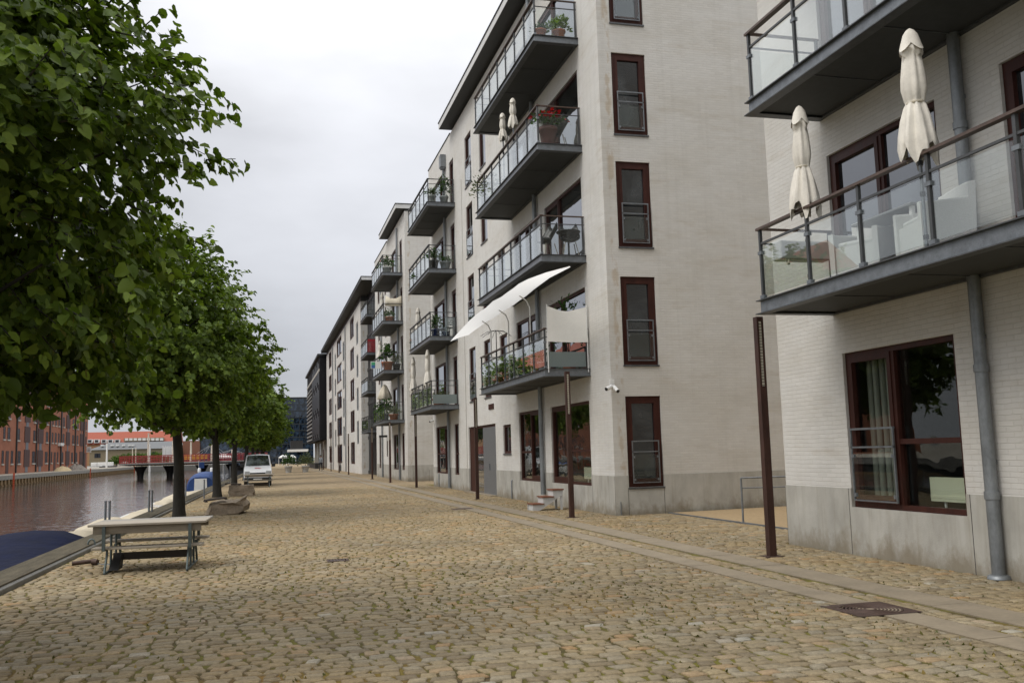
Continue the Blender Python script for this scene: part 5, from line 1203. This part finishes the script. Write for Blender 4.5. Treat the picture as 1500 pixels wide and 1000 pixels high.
def person(loc, rz, label):
    import bmesh
    t = thing('person', label, 'person', loc); mx = Matrix.Translation(loc) @ Matrix.Rotation(rz, 4, 'Z')
    V, Ed, Rr, Mi = [], [], [], []
    def chain(start, pts, rad):
        k = start
        for p, r_ in zip(pts, rad):
            V.append(p); Rr.append(r_); 
            if k is not None: Ed.append((k, len(V)-1))
            k = len(V)-1
        return k
    pel = chain(None, [(0, 0, .95)], [.125]); ch = chain(pel, [(0, 0, 1.15), (0, .01, 1.35)], [.125, .145]); nk = chain(ch, [(0, 0, 1.50), (0, .01, 1.58), (0, .02, 1.68), (0, .01, 1.76)], [.06, .07, .095, .07])
    for s in (-1, 1):
        chain(pel, [(s*.10, .02*s, .88), (s*.10, .09*s+.03, .50), (s*.10, .14*s-.02, .09), (s*.11, .14*s+.14, .04)], [.09, .062, .043, .038])
        wr = chain(ch, [(s*.19, .0, 1.41), (s*.24, -.08*s, 1.14), (s*.22, .05-.10*s, .90)], [.06, .047, .034])
        pm = chain(wr, [(s*.22, .07-.10*s, .83)], [.03])
        for f in range(4): chain(pm, [(s*.22, .04-.10*s+.019*f, .77), (s*.215, .05-.10*s+.019*f, .71+.006*abs(f-1.5))], [.010, .008])
        chain(pm, [(s*.205, .11-.10*s, .82), (s*.20, .13-.10*s, .78)], [.011, .008])
    me = bpy.data.meshes.new('body'); me.from_pydata([tuple(mx @ Vector(p)-Vector(loc)) for p in V], Ed, [])
    o = bpy.data.objects.new('body', me); COL.objects.link(o); o.parent = t
    sk = o.modifiers.new('skin', 'SKIN'); sub = o.modifiers.new('sub', 'SUBSURF'); sub.levels = sub.render_levels = 1
    for d_, r_ in zip(me.skin_vertices[0].data, Rr): d_.radius = (r_, r_)
    me.skin_vertices[0].data[0].use_root = True
    m_ = bpy.data.materials.new('clothes and skin'); n_ = nodes(m_); sp_ = N(n_, 'ShaderNodeSeparateXYZ'); L(n_, pos(n_), sp_.inputs[0])
    q = mth(n_, 'DIVIDE', sp_.outputs[2], 1.8)
    out(n_, ramp(n_, q, [(0, (.012, .014, .022)), (.52, (.015, .018, .028)), (.53, (.24, .26, .28)), (.83, (.24, .26, .28)), (.84, (.42, .26, .2))]), .8); me.materials.append(m_)
    m = MB(); m.lathe([(.103, -.03), (.108, .02), (.09, .08), (.05, .115), (.0, .12)], tuple(mx @ Vector((0, 0, 1.71))), 14); m.build('hair', M_bark, t)
    return t
person((6.3, 110., 0), R(160), 'person in a grey top and dark trousers walking beside the far lamp post')
for i, (y0, y1, lb) in enumerate([(122, 131, 'long dark low bench wall beside the black office block')]):
    m = MB(); m.box(6.8, 7.3, y0+10, y1+25, 0, .75); tag(m.build('bench_wall', M_black), lb, 'bench wall')
for i, (px, yy) in enumerate(((414, 200), (419, 204), (428, 208))):
    g = at(px, 685, 1, yy); t = thing('market_tent', ['white tent left of three at the far end of the quay', 'white tent middle of three at the far end of the quay', 'small white tent right of three at the far end of the quay'][i], 'tent', (g[0], yy, 0), 'white tents far down the quay')
    m = MB(); m.lathe([(.8, 1.5), (.8, 1.7), (.05, 2.2)], (g[0], yy, 0), 4, sm=False); m.build('roof', M_white, t)
    for a in range(4): m = MB(); m.tube([(g[0]+.76*math.cos(a*1.571), yy+.76*math.sin(a*1.571), 0), (g[0]+.76*math.cos(a*1.571), yy+.76*math.sin(a*1.571), 1.52)], .05, 6); m.build('pole', M_white, t)

# ------------------------------------------------------------------ far bank: quay, warehouse, bridge, houses
QX = -34.5
mb = MB(); mb.loft([[(QX-.1, y, -2.2), (QX-.1, y, .22), (-700, y, .26), (-700, y, -2.2)] for y in (-100, 298)], 0, False)
tag(mb.build('far_bank', mat('dusty far quay', (.30, .27, .22), .9, var=.2, scale=.5)), kind='structure')
q = MB(); q.box(QX-.1, QX+.28, -60, 285, -.35, .24, 1); q.box(QX-.1, QX+.12, -60, 285, -2, -1.05, 0)
for y in np.arange(100, 285, 1.9): q.box(QX+.0, QX+.25, y, y+.85, -1.05, -.35, 0)
q.box(QX-.1, QX-.02, -60, 285, -1.05, -.35, 2)
tag(q.build('far_quay_wall', [mat('yellow brown sheet pile', (.21, .135, .06), .8, var=.3), mat('grey quay cap', (.26, .245, .215), .9, var=.3), M_dark]), 'ribbed yellow brown sheet pile wall with a grey cap on the far bank', 'quay wall')
M_or = mat('orange ladder paint', (.52, .075, .02), .5)
for px, lb in ((20, 'orange rescue ladder on the far quay wall at the picture\'s left edge'), (132, 'orange rescue ladder on the far quay wall below the warehouse corner'), (196.5, 'orange rescue ladder on the far quay wall near the bridge')):
    y = at(px, 700, 0, QX+.3)[1]; m = MB()
    m.box(QX+.27, QX+.36, y-.35, y-.23, -1.5, .55); m.box(QX+.27, QX+.36, y+.23, y+.35, -1.5, .55)
    for z in np.arange(-1.4, .5, .3): m.box(QX+.28, QX+.34, y-.23, y+.23, z, z+.07)
    tag(m.build('rescue_ladder', M_or), lb, 'ladder', 'orange rescue ladders on the far quay')
BX = -41.
WH = thing('brick_warehouse', 'long red brick warehouse with dark loading hatches across the canal', 'warehouse', (BX, 200, .24))
yN = at(128, 660, 0, BX)[1]; M_slate = mat('blue grey hoist strip', (.14, .15, .17), .6); M_hatch = mat('dark red brown shutter', (.060, .026, .022), .7, var=.3)
m = MB(); m.box(BX-16, BX, 95, yN, .2, 18.5); m.build('wall', M_red, WH)
m = MB(); m.loft([[(BX+.5, y, 18.5), (BX-16.5, y, 18.5), (BX-8, y, 25)] for y in (94.5, yN+.4)], 0, False); m.build('roof', mat('red tile roof', (.30, .07, .03), .8), WH)
def wrect(px0, px1, z0, z1, nm, mt, pr=.05, mt2=None):
    a = at(px1, 660, 0, BX)[1]; b = at(px0, 660, 0, BX)[1]; a, b = min(a, b), max(a, b)
    m = MB()
    if nm == 'window':
        f = .14; m.box(BX+.002, BX+pr, a, a+f, z0, z1); m.box(BX+.002, BX+pr, b-f, b, z0, z1); m.box(BX+.002, BX+pr, a+f, b-f, z0, z0+f); m.box(BX+.002, BX+pr, a+f, b-f, z1-f, z1); m.box(BX+.002, BX+pr, a+f, b-f, (z0+z1)/2-.05, (z0+z1)/2+.05)
        o = m.build('window', M_hatch, WH); g = MB(); g.box(BX+.001, BX+.02, a+f, b-f, z0+f, z1-f); g.build('pane', M_wpane, o)
        s_ = MB(); s_.box(BX+.001, BX+.16, a-.1, b+.1, z0-.25, z0-.01); s_.build('sill', M_plinth, o)
    else: m.box(BX+.001, BX+pr, a, b, z0, z1); m.build(nm, mt, WH)
    return
rows = [(1.9, 4.05), (5.9, 7.9), (9.4, 11.4), (13, 15)]
gf = [(2.6, 5.4), (16, 19), (26, 30), (47, 51), (66, 69.5), (74.7, 76.4), (83.6, 85.2), (90, 92.5), (104.5, 106.8), (111, 113)]
r2 = [(3.8, 6.8), (10, 13.8), (24, 28), (48, 51), (66.5, 69.7), (75.3, 77.3), (79.8, 82), (84.4, 86.4), (91.3, 93.5), (105.3, 107.6), (112, 114), (124.6, 126)]
for (z0, z1), pxs in zip(rows, (gf, r2, r2, r2)):
    for a, b in pxs: wrect(a, b, z0, z1, 'window', None)
for a, b in ((8.5, 12.8), (78.8, 81.6), (123.5, 125.5)): wrect(a, b, .26, 4.0, 'door', M_hatch)
for a, b in ((35, 43), (55, 62.5), (96, 101.5), (116.5, 121)):
    for z0, z1 in ((1.3, 4.3), (5.6, 8.4), (9.2, 12), (12.8, 15.6)): wrect(a, b, z0, z1, 'loading_hatch', M_hatch, .10)
    wrect(a+2.1, b-2.1, .3, 17.5, 'hoist_strip', M_slate, .06)
for p in (23.2, 52.4, 72, 88.6, 109.3, 121.8): wrect(p-.5, p+.5, .3, 18.3, 'drainpipe', M_black, .2)
z_ = at(87, 651, 0, BX)[2]; wrect(84.5, 88.8, z_-.25, z_+.35, 'wall_lamp', M_white, .6)
z_ = at(127, 658, 0, BX)[2]; a = at(126.7, 658, 0, BX)
bwx = BX+.05; m = MB(); m.box(bwx, bwx+1.0, yN-1.4, yN-1.2, z_-.7, z_+.6)
t = thing('hanging_sign', 'white hanging sign with dark lines on the warehouse corner', 'sign', (bwx, yN-1.3, z_)); m.build('board', M_white, t)
m = MB(); [m.box(bwx+.15, bwx+.85, yN-1.42, yN-1.40, z_-.5+.32*k, z_-.38+.32*k) for k in range(3)]; m.build('lines', M_black, t)
# heaps on the far quay
def heap(c, r_, h, mt, label, seed, kind='rubble_heap'):
    r = np.random.RandomState(seed); m = MB(); n = 18; prof = [(1, 0), (.8, .35), (.55, .7), (.25, .95), (0.02, 1)]
    rg_ = [[(c[0]+r_*p*(1+.15*r.randn()*.6)*math.cos(a), c[1]+1.6*r_*p*math.sin(a), c[2]+h*q*(1+.12*r.randn())) for a in np.linspace(0, 2*math.pi, n, endpoint=False)] for p, q in prof]
    m.loft(rg_, 0, seed % 2 == 0); return tag(m.build(kind, mt), label, 'heap')
heap(at(92, 685, 0, -37.5)*np.array([1, 1, 0])+np.array([0, 0, .2]), 1.7, .9, mat('yellow sand', (.48, .38, .22), .9), 'smooth heap of yellow sand on the far quay before the warehouse', 2, 'sand_heap')
M_rub = mat('grey rubble', (.20, .175, .15), .9, var=.4, scale=3, bump=.1, bscale=3)
heap(at(112, 682, 0, -38)*np.array([1, 1, 0])+np.array([0, 0, .2]), 2.0, 1.2, M_rub, 'grey rubble heap on the far quay at the warehouse corner', 3)
heap(at(182, 679, 0, -38)*np.array([1, 1, 0])+np.array([0, 0, .2]), 2.1, 1.5, M_rub, 'larger grey rubble heap on the far quay left of the bridge', 5)
# bridge of round decks with masts
BY = 172.
BR = thing('footbridge', 'red railed footbridge of round decks on dark piers across the canal', 'bridge', (-14, BY, -1.2))
def bx_at(px): return at(px, 675, 1, BY)[0]
decks = [(bx_at(206), 3.4), (bx_at(249), 4.4), (bx_at(296), 5.0), (bx_at(340), 4.2), (bx_at(366), 3.0)]
M_red2 = mat('red railing', (.32, .045, .045), .5, var=.2); M_deck = mat('grey bridge deck', (.25, .24, .23), .7)
zd = 1.35
for i, (x, r_) in enumerate(decks):
    m = MB(); m.lathe([(r_*.5, zd-.42), (r_*.97, zd-.22), (r_, zd-.18-.004*i), (r_, zd+.004*i), (0.01, zd+.004*i)], (x, BY, 0), 36, sm=False); m.build('deck', M_deck, BR)
    n = 44; pt_ = [(x+r_*.985*math.cos(2*math.pi*k/n), BY+r_*.985*math.sin(2*math.pi*k/n)) for k in range(n)]
    ok = [not any((p[0]-x2)**2+(p[1]-BY)**2 < (r2_*.97)**2 for j, (x2, r2_) in enumerate(decks) if j != i) for p in pt_]
    k0 = next((k for k in range(n) if not ok[k]), 0); m = None
    for k in range(k0, k0+n+1):
        if ok[k % n] and k < k0+n:
            m = m or MB(); p, p2 = pt_[k % n], pt_[(k+1) % n]
            for q_ in (.12, .40, .68, .96, 1.2): m.bar((*p, zd+q_), (*p2, zd+q_), .05, .11)
            m.tube([(*p, zd), (*p, zd+1.25)], .05, 5)
        elif m: m.build('railing', M_red2, BR); m = None
    m = MB(); m.lathe([(.55, -2.2), (.5, -.9), (.62, -.2), (1.15, zd-.55)], (x, BY, 0), 16); m.build('pier', M_black, BR)
M_mast = mat('cream mast', (.62, .57, .47), .5)
for (px, y0) in ((217, 634), (253, 645), (279.5, 647), (310, 650), (340, 658)):
    x = bx_at(px); z1 = at(px, y0, 1, BY)[2]; m = MB(); m.tube([(x, BY, zd+.01), (x, BY, z1)], [.20, .13], 10); m.build('mast', M_mast, BR)
    if px in (310, 340):
        m = MB()
        for k in range(6): m.tube([(x, BY, z1), (x+(-1)**k*(1+.4*k), BY+.4, zd+1)], .015, 3)
        m.build('cable', M_white, BR)
m = MB(); m.box(bx_at(372), bx_at(352), BY-1.6, BY+1.6, .4, zd-.02); m.build('landing', M_deck, BR)
m = MB(); m.box(QX-2, bx_at(190), BY-1.6, BY+1.6, .26, zd-.03) if False else None
# land and buildings beyond
mb = MB(); mb.loft([[(-700, y, -2.2), (-700, y, .1), (kerb_out(298)+.1, y, .1), (kerb_out(298)+.1, y, -2.2)] for y in (298, 1500)], 0, False)
tag(mb.build('end_bank', mat('grey end quay', (.17, .165, .15), .9)), kind='structure')
HY = 330.
def hx(px, y=660, Y=HY): return at(px, y, 1, Y)[0]
def hz(py, px=190, Y=HY): return at(px, py, 1, Y)[2]
RH = thing('red_roofed_building', 'long building with a bright red tiled roof and white dormers beyond the bridge', 'building', (hx(180), HY+45, .1))
Y2 = HY+45; a, b = hx(90, 640, Y2), hx(262, 640, Y2)
m = MB(); m.box(a, b, Y2, Y2+14, .1, hz(650, 190, Y2)); m.build('wall', mat('ochre wall', (.36, .20, .10), .8), RH)
m = MB(); e, r_ = hz(649.5, 190, Y2), hz(631, 190, Y2); m.loft([[(x, Y2-.6, e), (x, Y2+7, r_), (x, Y2+14.6, e)] for x in (a-.5, b+.5)], 0, False); m.build('roof', mat('bright red roof tiles', (.28, .066, .034), .75, var=.15), RH)
for px in (132, 142, 152.5, 162, 172): m = MB(); x = hx(px, 646, Y2); z = hz(648.5, px, Y2); m.box(x-.9, x+.9, Y2-.75, Y2+2, z, z+1.3); dd_ = m.build('dormer', M_white, RH); m = MB(); m.box(x-.6, x+.6, Y2-.78, Y2-.752, z+.2, z+1.1); m.build('pane', M_wpane, dd_)
m = MB(); m.box(hx(182, 643, Y2), hx(240, 643, Y2), Y2-1.2, Y2+2, hz(646, 190, Y2), hz(641.5, 190, Y2)); at_ = m.build('attic_storey', mat('khaki attic', (.26, .22, .15), .8), RH)
for k in range(9): m = MB(); x = hx(186+6.4*k, 643, Y2); z = hz(643.5, 190+6*k, Y2); m.box(x-.55, x+.55, Y2-1.26, Y2-1.201, z-.4, z+.5); m.build('pane', M_white, at_)
SH = thing('grey_roofed_shed', 'long low shed with a grey roof and skylights in front of the red roof', 'shed', (hx(190), HY, .1))
a, b = hx(131), hx(262); e, r_ = hz(657.5, 190), hz(646.5, 190)
m = MB(); m.box(a, b, HY, HY+18, .1, e); m.build('wall', mat('khaki shed wall', (.23, .185, .115), .8), SH)
m = MB(); m.loft([[(x0, HY-.5, e-.02), (x1, HY+9, r_), (x0, HY+18.5, e-.02)] for x0, x1 in ((a-.5, a+5), (b+.5, b-1))], 0, False); m.build('roof', mat('grey slate', (.135, .14, .145), .8, var=.2), SH)
for px in (147.5, 162, 170, 179, 188, 193): m = MB(); x = hx(px, 652); z = hz(653, px); m.box(x-.35, x+.4, HY+2, HY+4.0, z, z+.55); m.build('skylight', M_white, SH)
for px in (141, 145, 225): m = MB(); x = hx(px); m.box(x-.5, x+.5, HY-.06, HY-.005, 3.2, 4.6); m.build('window', M_wpane, SH)
m = MB(); m.box(hx(124), hx(128.5), HY-22, HY-20, .1, 4.5); tag(m.build('red_hut', M_hatch), 'small dark hut at the foot of the warehouse', 'hut')
for i, (px, w_, h_, lb) in enumerate([(171, 2.2, 3.2, 'leftmost green tree in the line before the grey shed'), (181, 3, 3.8, 'second green tree in the line before the grey shed'), (190, 2.6, 4., 'third green tree before the grey shed, near a thin mast'), (199.5, 2.4, 3.9, 'fourth green tree before the grey shed'), (208, 3, 4.2, 'green tree before the grey shed just left of the tall mast'),
    (218, 2.6, 4, 'green tree before the grey shed behind the tall mast'), (227.5, 2.6, 4.2, 'green tree before the grey shed behind the flags'), (238, 2.8, 4.3, 'rightmost green tree before the grey shed, behind the second mast')]):
    x = hx(px, 665, HY-10); t = thing('small_tree', lb, 'tree', (x, HY-10, .1), 'small green trees before the grey shed')
    foliage('crown', (x, HY-10, .1+h_*.45), (w_, w_, h_*.7), 420, .55, leaf_mat('far leaf %d' % i, (.06, .105, .028), (.10, .15, .04)) if i < 3 else bpy.data.materials['far leaf %d' % (i % 3)], t, 100+i)
    m = MB(); m.tube([(x, HY-10, .1), (x, HY-10, 2.5)], [.16, .1], 6); m.build('trunk', M_bark, t)
for i, (px, y0, lb) in enumerate([(156.5, 649, 'tall white mast standing among the boats before the shed'), (194, 656, 'short thin cream mast left of the tall bridge mast'), (199, 655.5, 'short thin reddish mast left of the tall bridge mast'), (219.5, 650, 'thin blue white mast just behind the tallest bridge mast')]):
    x = hx(px, 665, 280.); m = MB(); z1 = at(px, y0, 1, 280.)[2]; m.tube([(x, 280., -1.2), (x, 280., z1)], [.28 if i in (0, 3) else .14, .2 if i in (0, 3) else .1], 8); tag(m.build('mast', M_white if i in (0, 3) else M_cream), lb, 'mast')
for i, px in enumerate((238, 242, 245.5, 249)):
    x = hx(px, 665, 285.); z1 = at(px, 652.5, 1, 285.)[2]; t = thing('flagpole', ['white banner flag, first from the left of four', 'white banner flag, second from the left of four', 'white banner flag, third from the left of four', 'white banner flag, last on the right of four'][i], 'flag', (x, 285, .1), 'white banner flags beyond the bridge')
    m = MB(); m.tube([(x, 285, .1), (x, 285, z1)], .07, 6); m.build('pole', M_white, t); m = MB(); m.loft([[(x+.1, 285, z1-.1), (x+.8, 285, z1-.5), (x+.7, 285.1, z1-3.2), (x+.1, 285, z1-3.2)], [(x+.1, 285.04, z1-.1), (x+.8, 285.04, z1-.5), (x+.7, 285.14, z1-3.2), (x+.1, 285.04, z1-3.2)]], 0, False); m.build('banner', M_white, t)
rb = MB(); rb.box(hx(266), hx(291), HY+4, HY+20, .1, hz(645, 280)); tag(rb.build('brown_building', mat('brown brick', (.20, .085, .05), .8)), 'plain brown brick gable seen between the first two trunks', 'building')
db = MB(); db.box(hx(291), hx(420), HY+8, HY+30, .1, hz(640, 300)); tag(db.build('dark_building', M_bpane), 'dark glazed building seen beneath the tree crowns', 'building')
for i, (px, w_) in enumerate(((327, 3.6),)):
    x = hx(px, 668, 240); t = thing('market_umbrella', 'white pointed umbrella roof beyond the bridge between the trunks', 'umbrella', (x, 240, .1)); z1 = at(px, 664, 1, 240)[2]
    m = MB(); m.lathe([(w_*.7, z1-1), (w_*.4, z1-.45), (.05, z1)], (x, 240, 0), 12, sm=False); m.build('canopy', M_white, t); m = MB(); m.tube([(x, 240, -1.2), (x, 240, z1)], .07, 6); m.build('pole', M_white, t)
x = hx(285, 665, 200); m = MB(); z1 = at(285, 666, 1, 200)[2]; m.box(x-2.6, x+2.4, 199, 201, z1-.9, z1); tag(m.build('yellow_awning', mat('yellow canvas', (.60, .33, .03), .7)), 'low yellow awning beyond the red bridge railing', 'awning')
M_hullg = mat('grey hull', (.10, .10, .105), .5)
for i, (px, ln, lb) in enumerate(((140, 5.5, 'moored white motor boat at the foot of the warehouse corner'), (152, 9, 'long dark moored boat with a small cabin beyond the far quay'), (163, 5, 'small grey moored boat with white cabin before the trees'))):
    x = hx(px, 672, 290); t = thing('moored_boat', lb, 'boat', (x, 290, -1.2), 'boats moored beyond the far quay')
    m = MB(); m.loft([[(x+q*ln/2, 290-w_, .55+.25*q*q), (x+q*ln/2, 290-w_*.7, -1.3), (x+q*ln/2, 290+w_*.7, -1.3), (x+q*ln/2, 290+w_, .55+.25*q*q)] for q, w_ in ((-1, .4), (-.8, 1), (.3, 1.2), (.8, .7), (1, .06))], 0, False); m.build('hull', M_hullg if i else M_white, t, fixn=True)
    m = MB(); m.box(x-ln*.2, x+ln*.12, 289.3, 290.7, .56, 1.7); m.build('cabin', M_white, t, bevel=.1)
